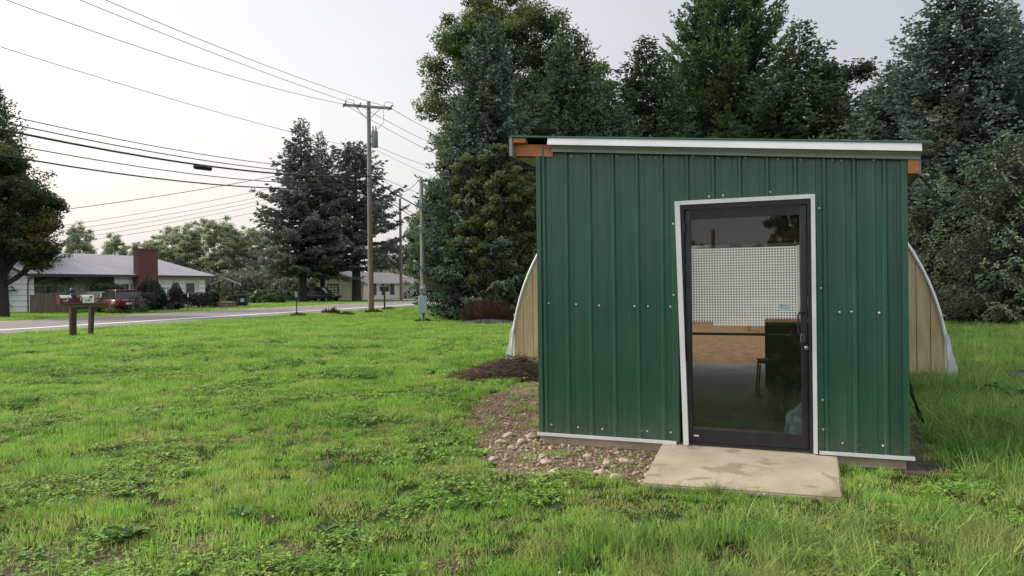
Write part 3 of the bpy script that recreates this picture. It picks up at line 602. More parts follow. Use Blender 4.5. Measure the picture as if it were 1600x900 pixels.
def polegeo(mb, H, r0=.19, r1=.12): mb.tube([(0, 0, -.2)]+[(.0, 0, H*i/6) for i in range(1, 7)], [r0-(r0-r1)*i/6 for i in range(7)], 14)
mb = MB(); polegeo(mb, PH); mb.build('pole', M_POLE, up)
AZ = at(572, 168, PY).z
av = Vector((at(609, 160, PY+1).x-at(533, 172, PY-1).x, 1.0, 0)).normalized()
def armpt(k, dz=0): return av*k+Vector((0, -.2, AZ+dz))
mb = MB(); P8 = []
u_ = av; vv = Vector((-av.y, av.x, 0))
for dz in (-.075, .075):
    for k, e in ((-1.55, -.06), (1.5, -.06), (1.5, .06), (-1.55, .06)): P8.append(u_*k+vv*e+Vector((0, -.2, AZ+dz)))
mb.hexa(P8); mb.build('crossarm', mat('grey_arm', (.36, .35, .34), .8, (.24, .23, .22), 4), up)
for sg in (-1, 1): mb = MB(); mb.tube([armpt(sg*.75, -.08), Vector((0, -.2, AZ-.85))], .022, 6); mb.build('brace', M_XFMR, up)
ins = []
for k in (-1.45, -.55, 1.4):
    for dy in (-.28, .28):
        c = armpt(k, .05)+vv*dy; mb = MB(); mb.tube([armpt(k, 0), armpt(k, .04)+vv*dy*2.2], .045, 8); mb.build('insulator', M_INS, up)
    ins.append(armpt(k, .04))
for k in (-1.45, 1.0): mb = MB(); mb.tube([armpt(k, .05), armpt(k+.12, .4), armpt(k+.55, .34), armpt(k+.6, .08)], .016, 6); mb.build('jumper_wire', M_GLOSSBLK, up)
mb = MB()
mb.tube([armpt(.95, -.1), armpt(.98, -.9), Vector((.4, 0, AZ-1.5))], .014, 5); mb.build('jumper_wire', M_GLOSSBLK, up)
tz = at(580, 231, PY).z; th_ = at(580, 204, PY).z-tz
mb = MB(); mb.lathe([(.02, 0), (.19, .02), (.205, .06), (.205, th_*.9), (.18, th_*.97), (.1, th_)], (.36, 0, tz), 18); tr_ = mb.build('transformer', M_XFMR, up)
for dx in (-.1, .08): mb = MB(); mb.lathe([(.05, 0), (.03, .05), (.05, .1), (.03, .15), (.05, .2), (.02, .28)], (.36+dx, 0, tz+th_), 8); mb.build('bushing', M_INS, tr_)
mb = MB(); mb.box(.1, .2, -.05, .05, tz+.2, tz+.28); mb.build('bracket', M_XFMR, tr_); mb = MB(); mb.box(.1, .2, -.05, .05, tz+th_-.4, tz+th_-.3); mb.build('bracket', M_XFMR, tr_)
# meter pole with cabinet
MP = G(661, 503); mp = empty('meter_pole', MP, .1, label='slim grey service pole carrying an electric meter and pale blue cabinet', cat='service pole')
MH = at(657, 280, MP.y).z
mb = MB(); polegeo(mb, MH, .10, .085); mb.build('pole', mat('grey_pole', (.30, .28, .26), .85, (.2, .185, .17), 3, vs=(1, 1, .1)), mp)
mb = MB(); mb.tube([(.0, -.11, .3), (.0, -.115, MH-.5), (0, -.12, MH+.05), (-.07, -.12, MH+.12), (-.14, -.12, MH+.02)], .03, 8); mb.build('conduit', M_XFMR, mp)
z0, z1 = at(661, 489, MP.y).z, at(661, 462, MP.y).z
M_CAB = mat('pale_blue_cabinet', (.36, .46, .50), .45, (.30, .38, .42), 2)
mb = MB(); mb.rbox(-.19, .19, -.32, -.14, z0, z1, .015); cbx = mb.build('cabinet', M_CAB, mp); mb = MB(); mb.box(-.175, .175, -.328, -.321, z0+.03, z1-.03); mb.build('door', M_CAB, cbx)
mb = MB(); mb.rbox(-.12, .12, -.3, -.14, z1+.08, z1+.50, .02); mt = mb.build('meter_box', M_XFMR, mp)
mb = MB(); mb.lathe([(.085, -.3), (.085, -.34), (.07, -.40), (.03, -.41)], (0, 0, z1+.34), 18, axis='y'); mb.build('meter', mat('meter_glass', (.45, .47, .48), .15), mt)
mb = MB(); mb.tube([(-.03, -.2, 0), (-.03, -.2, z0+.02)], .04, 8); mb.tube([(.07, -.2, 0), (.07, -.2, z0+.02)], .025, 8); mb.build('lower_conduit', M_XFMR, mp)
# distant pole
P3 = Vector((at(627, 466, 92).x, 92, 0)); up3 = empty('utility_pole', P3, 0, label='thin distant utility pole standing before the tan house beyond the road', cat='utility pole')
P3H = at(625, 310, 92).z
mb = MB(); polegeo(mb, P3H, .20, .14); mb.build('pole', M_POLE, up3)

# ------------------------------------------------------------------ wires
M_WIRE = mat('wire', (.035, .035, .04), .6); PBv = PB
def wire(name, A, B, sag, r, label, group='overhead wires', n=26):
    pts = []
    for i in range(n+1):
        t = i/n; p = A.lerp(B, t); p.z -= 4*sag*t*(1-t); pts.append(p)
    mb = MB(); mb.tube(pts, r, 5); return mb.build(name, M_WIRE, label=label, cat='wire', group=group)
P2 = Vector((-23.3, 3.0, 0)); dP = Vector((P2.x-PB.x, P2.y-PB.y, 0))
def span_left(name, A, px, py, r, label, zend=None, group='overhead wires'):
    """from A at the pole towards the next pole (off to the left), passing pixel px,py"""
    B = Vector((A.x+dP.x, A.y+dP.y, 0)); d = ray(px, py)
    # horizontal crossing of the pixel's vertical plane with the span
    t = (d.x*A.y-d.y*A.x)/(d.y*dP.x-d.x*dP.y); Y = A.y+dP.y*t; z = CAMZ+d.z*Y/d.y
    B.z = A.z if zend is None else zend; lin = A.z+(B.z-A.z)*t; sag = (lin-z)/(4*t*(1-t)); return wire(name, A, B, sag, r, label, group)
ip = [PBv+k for k in ins]
span_left('power_line', ip[0], 10, 0, .013, 'lowest of the three thin power lines running from the crossarm to the upper left')
span_left('power_line', ip[1], 125, 0, .013, 'middle of the three thin power lines running from the crossarm to the upper left')
span_left('power_line', ip[2], 165, 0, .013, 'topmost of the three thin power lines running from the crossarm to the upper left')
A = Vector((PB.x, PB.y-.2, at(575, 236, PY).z)); span_left('neutral_line', A, 0, 73, .011, 'single thin wire crossing the sky below the three power lines')
def pa(py): return Vector((PB.x-.02, PB.y-.22, at(574, py, PY).z))
span_left('phone_cable', pa(267), 0, 178, .018, 'uppermost of the five low cables left of the tall pole')
c1 = span_left('phone_cable', pa(274), 0, 190, .022, 'second from top of the five low cables left of the tall pole')
c2 = span_left('phone_cable', pa(276.5), 0, 202, .042, 'thickest of the five low cables, carrying a black splice case')
span_left('phone_cable', pa(287), 0, 223, .020, 'second from bottom of the five low cables left of the tall pole')
span_left('phone_cable', pa(291), 0, 242, .030, 'lowest of the five low cables left of the tall pole')
# splice case and its hangers on the thick cable
def on(A, pxv):
    d = ray(pxv, 250); t = (d.x*A.y-d.y*A.x)/(d.y*dP.x-d.x*dP.y); return t
A = pa(276.5); B = Vector((A.x+dP.x, A.y+dP.y, A.z)); d = ray(0, 202); t0 = (d.x*A.y-d.y*A.x)/(d.y*dP.x-d.x*dP.y); z_ = CAMZ+d.z*(A.y+dP.y*t0)/d.y; sg = (A.z-z_)/(4*t0*(1-t0))
def cab(t): p = A.lerp(B, t); p.z -= 4*sg*t*(1-t); return p
t1, t2 = on(A, 303), on(A, 330)
mb = MB(); a_, b_ = cab(t1), cab(t2); a_.z -= .10; b_.z -= .10
mb.tube([a_, a_.lerp(b_, .06), a_.lerp(b_, .94), b_], [.05, .11, .11, .05], 12); mb.build('splice_case', M_GLOSSBLK, label='black cylindrical splice case hanging under the thick cable', cat='splice case')
# right of pole: to the far poles / behind the big maple
dR = Vector((9.5, 24, 0))
def span_right(name, A, px, py, Yt, sag, r, label): return wire(name, A, at(px, py, Yt), sag, r, label)
for i, (pp, px, py) in enumerate(((ip[2], 735, 228), (ip[1], 735, 248), (ip[0], 735, 264))):
    span_right('power_line', pp, px, py, PY+22, .25, .016, ['highest of the power lines descending right from the crossarm', 'middle of the power lines descending right from the crossarm', 'lowest of the power lines descending right from the crossarm'][i])
span_right('service_line', PBv+Vector((.5, 0, tz+.1)), 735, 274, PY+22, .3, .013, 'upper of the two thin lines leaving the foot of the transformer')
span_right('service_line', PBv+Vector((.5, 0, tz-.15)), 735, 292, PY+22, .3, .010, 'lower of the two thin lines leaving the foot of the transformer')
wire('service_drop', PBv+Vector((.2, -.1, tz-.1)), MP+Vector((-.1, -.1, MH-.05)), 1.4, .014, 'looping service wire hung between the tall pole and the meter pole')
for i, (p_, px, py, r_) in enumerate(((267, 735, 318, .014), (276.5, 735, 352, .045), (287, 735, 372, .02), (291, 735, 380, .024))):
    span_right('phone_cable', pa(p_), px, py, PY+20, .5, r_, ['highest of the low cables right of the tall pole', 'thickest of the low cables right of the tall pole', 'upper of the paired low cables right of the tall pole', 'lower of the paired low cables right of the tall pole'][i])
# lines crossing to the far left from the far pole
for i, (pa_, pb_, r_) in enumerate((((105, 322), (424, 272), .02), ((130, 343), (424, 290), .012), ((138, 350), (424, 300), .012), ((142, 357), (424, 306), .012), ((145, 364), (424, 312), .012), ((146, 370), (424, 323), .012))):
    a = at(pa_[0], pa_[1], 60+i); b = at(pb_[0], pb_[1], 74+i); dd_ = b-a; a2 = a-dd_*.5; b2 = b+dd_*.35; a2.z += .2
    wire('far_line', a2, b2, .5, r_*1.4, ['topmost and darkest', 'second from top', 'third from top', 'third from bottom', 'second from bottom', 'lowest'][i]+' of the faint lines rising right over the ranch house roof', 'faint lines over the ranch house')
# ------------------------------------------------------------------ houses
def siding_mat(name, c, pitch=.2, dark=.55):
    m, n, out = nt(name); tc = N(n, 'ShaderNodeTexCoord').outputs['Object']; sx = N(n, 'ShaderNodeSeparateXYZ'); n.links.new(tc, sx.inputs[0])
    f = mth(n, 'FRACT', mth(n, 'DIVIDE', sx.outputs[2], pitch)); r = ramp(n, [(0, (dark,)*3), (.14, (dark,)*3), (.22, (1, 1, 1)), (1, (.93,)*3)]); n.links.new(f, r.inputs[0])
    r2 = ramp(n, [(.3, tuple(x*.85 for x in c)), (.7, c)]); n.links.new(noise(n, .8, 4, coord=tc), r2.inputs[0])
    b = N(n, 'ShaderNodeBsdfPrincipled', i_Roughness=.7); n.links.new(mixc(n, r2.outputs[0], r.outputs[0], 1.0, 'MULTIPLY'), b.inputs['Base Color']); n.links.new(b.outputs[0], out.inputs[0]); return m
def metalroof_mat(name, c, pitch=.6):
    m, n, out = nt(name); tc = N(n, 'ShaderNodeTexCoord').outputs['Object']; sx = N(n, 'ShaderNodeSeparateXYZ'); n.links.new(tc, sx.inputs[0])
    f = mth(n, 'FRACT', mth(n, 'DIVIDE', sx.outputs[0], pitch)); r = ramp(n, [(0, (.62,)*3), (.2, (.62,)*3), (.3, (1.1,)*3), (.5, (1,)*3)]); n.links.new(f, r.inputs[0])
    r2 = ramp(n, [(.3, tuple(x*.82 for x in c)), (.7, c)]); n.links.new(noise(n, .6, 5, coord=tc), r2.inputs[0])
    b = N(n, 'ShaderNodeBsdfPrincipled', i_Roughness=.5); n.links.new(mixc(n, r2.outputs[0], r.outputs[0], 1.0, 'MULTIPLY'), b.inputs['Base Color']); n.links.new(b.outputs[0], out.inputs[0]); return m
def brick_mat():
    m, n, out = nt('red_brick'); tc = N(n, 'ShaderNodeTexCoord').outputs['Object']; mp_ = N(n, 'ShaderNodeMapping'); mp_.inputs['Rotation'].default_value = (R(90), 0, 0); n.links.new(tc, mp_.inputs[0])
    b_ = N(n, 'ShaderNodeTexBrick', i_Scale=4.0); b_.inputs['Color1'].default_value = (.17, .045, .035, 1); b_.inputs['Color2'].default_value = (.11, .03, .026, 1); b_.inputs['Mortar'].default_value = (.16, .1, .085, 1); n.links.new(mp_.outputs[0], b_.inputs['Vector'])
    b = N(n, 'ShaderNodeBsdfPrincipled', i_Roughness=.9); n.links.new(b_.outputs[0], b.inputs['Base Color']); n.links.new(b.outputs[0], out.inputs[0]); return m
M_WSID = siding_mat('white_siding', (.95, .92, .97), .42); M_LAV = metalroof_mat('lavender_roof', (.44, .41, .45)); M_BRICK = brick_mat()
M_GSID = mat('shaded_siding', (.30, .28, .26), .8, (.24, .22, .2), 1.5); M_TRIMW = mat('house_trim', (.68, .67, .65), .5); M_DKTRIM = mat('dark_trim', (.05, .045, .05), .6)  # shaded siding: the deep eave's shade is put into its grey
M_WGLASS = mat('window_glass', (.025, .03, .035), .08, (.04, .045, .05), 2); M_GRGDOOR = mat('garage_door', (.36, .34, .31), .6); M_MANDOOR = mat('pale_door', (.42, .42, .45), .5)
RA = math.atan2(RD.y, RD.x)
# ranch house: local x along the road (away), local y away from the road
hc = Vector((at(44, 485, 55).x, 55, 0))
h1 = empty('ranch_house', hc, RA, label='long low white ranch house with pale metal roof and brick chimney', cat='house')
def window(parent, x0, x1, z0, z1, y, fm, gm, t=.09, shut=0, sm=None):
    mb = MB(); mb.box(x0, x1, y-.05, y-.002, z0, z0+t); mb.box(x0, x1, y-.05, y-.002, z1-t, z1); mb.box(x0, x0+t, y-.05, y-.002, z0+t, z1-t); mb.box(x1-t, x1, y-.05, y-.002, z0+t, z1-t)
    f = mb.build('window', fm, parent); mb = MB(); mb.box(x0+t, x1-t, y-.02, y-.003, z0+t, z1-t); mb.build('pane', gm, f)
    if shut:
        for a, b in ((x0-shut, x0-.02), (x1+.02, x1+shut)): mb = MB(); mb.box(a, b, y-.04, y-.003, z0, z1); mb.build('shutter', sm, f)
    return f
EH, RH, LW, DW = 2.95, 4.85, 18.6, 9.2
# the far eave line and ridge; local -y faces the road
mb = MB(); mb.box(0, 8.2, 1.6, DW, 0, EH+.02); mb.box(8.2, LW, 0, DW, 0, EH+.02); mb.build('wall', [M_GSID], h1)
mb = MB(); mb.prism([(0, 0), (DW, 0), (DW, EH), (DW/2, RH-.15), (0, EH)], -.05, -.002, 0, 'x'); mb.build('wall', M_WSID, h1)
mb = MB(); mb.box(12.0, LW, -.03, -.002, 0, EH); mb.box(7.8, 9.7, -.03, -.002, 0, EH); mb.box(LW, LW+.03, 0, DW, 0, EH); mb.build('wall', M_WSID, h1)
mb = MB(); mb.box(-.04, .5, 0, .12, 0, EH); mb.build('porch_wall', M_WSID, h1)
ov = .55
def roofsolid(mb, quads, th=.12):
    for q in quads: n_ = len(q); mb.add([*q, *[(a, b, c-th) for a, b, c in q]], [tuple(range(n_)), tuple(range(n_, 2*n_))[::-1]]+[(i, (i+1) % n_, n_+(i+1) % n_, n_+i) for i in range(n_)])
e0 = EH-.05
mb = MB(); roofsolid(mb, [[(-ov,-ov,e0),(LW+1.0,-ov,e0),(LW-2.4,DW/2,RH),(-ov,DW/2,RH)], [(-ov,DW/2,RH),(LW-2.4,DW/2,RH),(LW+1.0,DW+ov,e0),(-ov,DW+ov,e0)], [(LW+1.0,-ov,e0),(LW+1.0,DW+ov,e0),(LW-2.4,DW/2,RH)]])
rf = mb.build('roof', M_LAV, h1)
mb = MB(); mb.box(-ov, LW+1, -ov-.05, -ov-.002, e0-.2, e0+.01); mb.hexa([(-ov-.05,-ov,e0-.2),(-ov-.002,-ov,e0-.2),(-ov-.002,DW/2,RH-.2),(-ov-.05,DW/2,RH-.2),(-ov-.05,-ov,e0),(-ov-.002,-ov,e0),(-ov-.002,DW/2,RH),(-ov-.05,DW/2,RH)]); mb.build('eave_trim', M_DKTRIM, rf)
mb = MB(); mb.box(9.75, 11.85, -.75, -.1, 0, 5.1); mb.box(9.7, 11.9, -.8, -.05, 5.1, 5.22); mb.build('chimney', M_BRICK, rf)
# garage door with a row of panes, side door
mb = MB(); mb.box(1.0, 4.6, 1.55, 1.598, 0, 2.15); gd = mb.build('garage_door', M_GRGDOOR, h1)
for i in range(6): mb = MB(); mb.box(1.15+i*.56, 1.58+i*.56, 1.53, 1.548, 1.5, 1.95); mb.build('pane', M_WGLASS, gd)
mb = MB(); mb.box(5.3, 6.3, 1.55, 1.598, 0, 2.1); md = mb.build('door', M_MANDOOR, h1); mb = MB(); mb.lathe([(.04, 0), (.04, -.06)], (6.15, 1.55, 1.0), 8, axis='y'); mb.build('handle', M_STEEL, md)
for a, b in ((7.95, 8.6), (8.68, 9.0)): pass
window(h1, 7.2+.6, 8.25, 1.2, 2.25, -.03, M_TRIMW, M_WGLASS, .12)
window(h1, 8.28, 9.35-.0, 1.2, 2.25, -.03, M_TRIMW, M_WGLASS, .12)
window(h1, 9.38, 9.72, 1.2, 2.25, -.03, M_TRIMW, M_WGLASS, .1)
window(h1, 15.9, 17.2, 1.1, 2.3, -.03, M_TRIMW, M_WGLASS, .10)
window(h1, 17.25, 17.75, 1.0, 2.35, -.03, M_TRIMW, M_TRIMW, .1)
mb = MB(); mb.tube([(-.1, -.12, .1), (-.1, -.12, 2.2), (-.1, -.4, 2.6), (0, -.5, e0-.15)], .05, 6); mb.build('downpipe', M_DKTRIM, h1)
# fence panel by the house
fc = hc+Vector((0,0,0)); fn = empty('wooden_fence', (at(47, 485, 52).x, 52, 0), RA-.62, label='short brown board fence panel in front of the white ranch house', cat='fence')
mb = MB()
for i in range(10): mb.box(i*.29, i*.29+.27, 0, .03, .05, 1.32+.02*math.sin(i*3))
mb.build('boards', mat('fence_board', (.22, .165, .12), .85, (.14, .10, .075), 3, vs=(3, 1, .3)), fn)
for i in (0, 4.9, 9.9): mb = MB(); mb.box(i*.28, i*.28+.09, .031, .12, 0, 1.35); mb.build('post', M_POSTW, fn)
# tan house
hb = Vector((at(568, 468, 95).x, 95, 0)); h2 = empty('tan_house', hb, RA, label='small tan sided house with low grey roof half hidden by two dark spruces', cat='house')
M_TSID = siding_mat('tan_siding', (.92, .79, .72), .33, .7); M_GSHG = mat('grey_shingles', (.27, .245, .26), .85, (.19, .17, .185), 5)
L2, D2, E2, R2 = 18.0, 7.6, 2.35, 3.75
mb = MB(); mb.box(.01, L2, 0, D2, 0, E2); mb.build('wall', M_TSID, h2)
mb = MB(); mb.prism([(0, 0), (D2, 0), (D2, E2), (D2/2, R2-.12), (0, E2)], -.05, .005, 0, 'x'); mb.build('gable', M_TSID, h2); mb = MB(); mb.prism([(0, E2), (D2, E2), (D2/2, R2-.12)], L2-.1, L2, 0, 'x'); mb.build('gable', M_TSID, h2)
mb = MB(); roofsolid(mb, [[(-.4,-.45,E2-.08),(L2+.4,-.45,E2-.08),(L2-3.2,D2/2,R2),(-.4,D2/2,R2)], [(-.4,D2/2,R2),(L2-3.2,D2/2,R2),(L2+.4,D2+.45,E2-.08),(-.4,D2+.45,E2-.08)], [(L2+.4,-.45,E2-.08),(L2+.4,D2+.45,E2-.08),(L2-3.2,D2/2,R2)]]); rf2 = mb.build('roof', M_GSHG, h2)
mb = MB(); mb.box(-.4, L2+.4, -.50, -.452, E2-.25, E2-.06)
for a, b, za, zb in ((-.45, D2/2, E2-.08, R2), (D2/2, D2+.45, R2, E2-.08)): mb.hexa([(-.46,a,za-.2),(-.402,a,za-.2),(-.402,b,zb-.2),(-.46,b,zb-.2),(-.46,a,za+.01),(-.402,a,za+.01),(-.402,b,zb+.01),(-.46,b,zb+.01)])
mb.build('eave_trim', M_TRIMW, rf2)
M_SHUT = mat('dark_shutter', (.06, .06, .09), .6)
window(h2, 3.4, 4.8, 1.0, 2.05, 0, M_TRIMW, M_TRIMW, .12); window(h2, 5.9, 7.2, .9, 2.0, 0, M_TRIMW, M_WGLASS, .12)
mb = MB(); mb.box(2.7, 3.35, -.05, -.003, .55, 2.1); mb.build('shutter', M_SHUT, h2); mb = MB(); mb.box(4.85, 5.5, -.05, -.003, .55, 2.1); mb.build('shutter', M_SHUT, h2); mb = MB(); mb.box(7.3, 8.5, -.05, -.003, .55, 2.1); mb.build('shutter', M_SHUT, h2)
mb = MB(); mb.box(-.09, -.052, 3.6, 5.3, .05, 2.1); dd2 = mb.build('door', M_DKTRIM, h2)
mb = MB()
for i in range(3):
    for j in range(5): mb.box(-.11, -.092, 3.75+i*.5, 4.12+i*.5, .3+j*.34, .56+j*.34)
mb.build('pane', M_TRIMW, dd2)
# ornament on the wall : pinwheel pair on stakes
for i, (px, py, c, s_, lb) in enumerate(((636, 438, (.8, .8, .8), .55, 'white garden pinwheel before the tan house wall, the lower and wider one'), (644, 432, (.7, .45, .5), .5, 'pinkish garden pinwheel before the tan house wall, the higher one'))):
    o = empty('garden_pinwheel', at(px, 467, 91.0)*1, 0, label=lb, cat='pinwheel', group='garden pinwheels'); o.location.z = 0
    m_ = mat('pinwheel_blade', c, .5); hz = at(px, py, 91).z
    mb = MB(); mb.tube([(0, 0, 0), (0, 0, hz)], .03, 6); mb.build('stake', M_TRIMW, o)
    for k in range(6): t = k*math.pi/3; mb = MB(); mb.add([(0, -.05, hz), (s_*math.cos(t), -.08, hz+s_*math.sin(t)), (s_*.9*math.cos(t+.5), -.02, hz+s_*.9*math.sin(t+.5))], [(0, 1, 2)]); mb.build('blade', m_, o)

# ------------------------------------------------------------------ vehicles
def vehicle(name, loc, rz, label, cat, paint, L=4.6, Wd=1.85, H=1.55, suv=True, wag=False, roof_m=None):
    o = empty(name, loc, rz, label=label, cat=cat); h = Wd/2
    bz = .32; belt = .98 if suv else .88
    st = [(-L/2, .55, belt-.12, .80), (-L/2+.12, .38, belt-.02, .93), (-L/2+.9, .30, belt+.02, 1), (-.2, .28, belt, 1), (L*.17, .28, belt-.02, 1), (L*.36, .30, belt-.08, .98), (L/2-.18, .34, belt-.22, .90), (L/2, .5, belt-.38, .74)]
    mb = MB(); n_ = 10; vs = []
    for x, z0_, z1_, wf in st:
        hw = h*wf; zz = (z0_, z0_+.08, (z0_+z1_)/2, z1_-.10, z1_)
        ww = (hw*.90, hw*.98, hw, hw*.97, hw*.84)
        vs += [(x, -a, b) for a, b in zip(ww, zz)]+[(x, a, b) for a, b in list(zip(ww, zz))[::-1]]
    mb.add(vs, [(i*n_+j, (i+1)*n_+j, (i+1)*n_+(j+1) % n_, i*n_+(j+1) % n_) for i in range(len(st)-1) for j in range(n_)], smooth=True)
    mb.add(vs[:n_], [tuple(range(n_))]); mb.add(vs[-n_:], [tuple(range(n_))[::-1]]); mb.build('body', paint, o)
    rr = -L/2+.2 if suv else -L*.30; wf0, wf1 = L*.22, L*.06
    z1_ = belt-.03
    def cabin(mb, e, top, mi=0):
        P = [(rr-e*.3, h*.86), (wf0+e, h*.86)]
        A_ = [(rr, -h*.86-e, z1_), (wf0, -h*.86-e, z1_), (wf0, h*.86+e, z1_), (rr, h*.86+e, z1_), (rr+.42, -h*.70-e, top), (wf1-.15, -h*.70-e, top), (wf1-.15, h*.70+e, top), (rr+.42, h*.70+e, top)]
        mb.hexa(A_, mi)
    mb = MB(); cabin(mb, 0, H-.06); mb.build('windows', M_WGLASS, o)
    mb = MB(); mb.rbox(rr+.34, wf1-.05, -h*.73, h*.73, H-.085, H, .03)
    for sy in (-1, 1):
        for xa, xb in ((rr+.02, rr+.42), (wf0-.02, wf1-.15), ((rr+wf0)/2-.25, (rr+wf0)/2-.2), (rr+.95, rr+1.1)): mb.tube([(xa, sy*h*.865, z1_), (xb, sy*h*.705, H-.07)], .045, 6)
    mb.build('roof', roof_m or paint, o)
    for x in (-L*.30, L*.31):
        for sy in (-1, 1):
            mb = MB(); mb.lathe([(.20, -.11), (.31, -.11), (.335, -.07), (.335, .07), (.31, .11), (.20, .11)], (x, sy*(h-.10), .335), 20, axis='y'); wl = mb.build('wheel', M_TYRE, o)
            mb = MB(); y = sy*(h-.10); mb.lathe([(.21, -.08), (.21, .08)], (x, y, .335), 16, axis='y')
            for k in range(5): t = k*2*math.pi/5; mb.hexa([(x+a*math.cos(t)-b*math.sin(t), y+sy*c_, .335+a*math.sin(t)+b*math.cos(t)) for c_ in (.081, .1) for a, b in ((.02,-.03),(.2,-.025),(.2,.025),(.02,.03))])
            mb.build('rim', M_RIM, wl)
    for sy in (-1, 1):
        mb = MB(); mb.rbox(L/2-.30, L/2-.07, sy*h*.62-.14, sy*h*.62+.14, belt-.36, belt-.22, .03); mb.build('headlight', M_LAMP, o)
        mb = MB(); mb.rbox(-L/2-.01, -L/2+.12, sy*h*.66-.12, sy*h*.66+.12, belt-.28, belt+.04, .03); mb.build('tail_light', M_TAIL, o)
        mb = MB(); mb.rbox(wf0-.25, wf0-.1, sy*(h+.07)-.07, sy*(h+.07)+.07, belt, belt+.14, .03); mb.build('mirror', paint, o)
    mb = MB(); mb.rbox(L/2-.14, L/2+.01, -h*.45, h*.45, .48, .66, .02); mb.build('grille', M_GLOSSBLK, o)
    mb = MB(); mb.box(-L/2-.015, -L/2+.0, -.26, .26, .62, .76); mb.build('number_plate', M_WHT, o)
    return o
M_TYRE = mat('tyre', (.02, .02, .02), .85); M_RIM = mat('alloy', (.55, .55, .56), .35, metal=.6); M_LAMP = mat('lamp', (.7, .7, .68), .1); M_TAIL = mat('tail_lamp', (.35, .02, .02), .2)
def paint(nm, c): return mat(nm, c, .25, tuple(x*.85 for x in c), 2, coat=.6)
MRED = paint('maroon_paint', (.11, .010, .018)); MGREY = paint('grey_paint', (.05, .055, .058))
SILV = paint('silver_roof', (.5, .5, .5))
v1 = vehicle('parked_car', Vector((at(184, 480, 51.5).x, 51.5, 0)), R(137), 'dark red sport utility car parked before the ranch house, front wheel showing', 'car', MRED, 4.5, 1.85, 1.62)
v2 = vehicle('parked_car', Vector((at(150, 480, 54.5).x, 54.5, 0)), R(152), 'dark red estate car with pale roof, partly behind the mailboxes', 'car', MRED, 4.3, 1.8, 1.5, roof_m=SILV)
v1['group'] = v2['group'] = 'red cars by the ranch house'
vehicle('parked_car', Vector((at(503, 467, 91.5).x, 91.5, 0)), R(-14), 'dark grey utility car parked by the tan house behind the spruce trunks', 'car', MGREY, 4.7, 1.9, 1.75)
# utility trailer
tl = empty('utility_trailer', Vector((at(252, 476, 57).x, 57, 0)), .12, label='low flat black utility trailer parked before the dark hedges', cat='trailer')
mb = MB(); mb.box(-1.3, 1.25, -.7, .7, .42, .56); mb.build('deck', M_GLOSSBLK, tl); mb = MB(); mb.box(1.25, 2.0, -.04, .04, .42, .5); mb.build('drawbar', M_GLOSSBLK, tl)
mb = MB(); mb.box(-1.3, 1.25, -.7, -.66, .57, .75); mb.box(-1.3, -1.26, -.66, .7, .57, .75); mb.build('rail', M_GLOSSBLK, tl)
for sy in (-.8, .8): mb = MB(); mb.lathe([(.15, -.09), (.28, -.09), (.3, 0), (.28, .09), (.15, .09)], (.9, sy, .3), 16, axis='y'); mb.build('wheel', M_TYRE, tl)
mb = MB(); mb.rbox(1.2, 1.3, -.72, -.6, .5, .62, .02); mb.build('tail_light', M_TAIL, tl)
# wishing-well / small canopy with stones, dark bins
wl = empty('well_canopy', Vector((at(353, 474, 63).x, 63, 0)), .25, label='little gabled roof on a post over a ring of stones, by the hedge', cat='garden well')
M_OLIVE = mat('mossy_shingle', (.25, .27, .22), .9, (.16, .17, .13), 6)
mb = MB(); mb.prism([(-1.15, 2.0), (-.1, 2.5), (.1, 2.5), (1.15, 2.0), (1.15, 1.92), (0, 2.38), (-1.15, 1.92)], -.8, .8, 0, 'y'); mb.build('roof', M_OLIVE, wl)
for a in (-.55, .55): mb = MB(); mb.box(a-.06, a+.06, -.06, .06, 0, 2.15); mb.build('post', M_POSTW, wl)
mb = MB()
for j in range(3):
    for i in range(11):
        t = i*2*math.pi/11+j*.3; mb.rbox(.62*math.cos(t)-.18, .62*math.cos(t)+.18, .62*math.sin(t)-.13, .62*math.sin(t)+.13, j*.17, j*.17+.16, .05)
mb.build('stone_ring', mat('field_stone', (.3, .25, .2), .9, (.16, .13, .1), 4), wl)
for i, (px, w_, lb) in enumerate(((368, .5, 'smaller of the two dark lidded bins beyond the road, on the left'), (379, .95, 'larger dark blue lidded bin with a white label beyond the road'))):
    o = empty('wheeled_bin', Vector((at(px, 471, 66+i).x, 66+i, 0)), .1, label=lb, cat='bin', group='dark bins beyond the road'); m_ = mat('bin_plastic', (.03, .04, .06), .5)
    mb = MB(); mb.hexa([(-w_/2*.85,-.35,.1),(w_/2*.85,-.35,.1),(w_/2*.85,.35,.1),(-w_/2*.85,.35,.1),(-w_/2,-.45,.95),(w_/2,-.45,.95),(w_/2,.45,.95),(-w_/2,.45,.95)]); mb.build('body', m_, o)
    mb = MB(); mb.rbox(-w_/2-.04, w_/2+.04, -.5, .48, .955, 1.05, .03); mb.build('lid', m_, o)
    for sx in (-1, 1): mb = MB(); mb.lathe([(.1, -.04), (.1, .04)], (sx*w_*.35, -.35, .1), 10, axis='x'); mb.build('wheel', M_TYRE, o)
    if i: mb = MB(); mb.box(-.1, .25, -.44, -.42, .4, .75); mb.build('label', M_WHT, o)
# trellis
tr2 = empty('garden_trellis', Vector((at(260, 474, 60).x, 60, 0)), .2, label='narrow black metal trellis standing between two clipped hedges', cat='trellis')
mb = MB()
for x in (-.3, -.1, .1, .3): mb.tube([(x, 0, 0), (x, 0, 1.75)], .022, 6)
for z in (.3, .8, 1.3, 1.75): mb.tube([(-.3, 0, z), (.3, 0, z)], .02, 6)
mb.build('bars', M_GLOSSBLK, tr2)
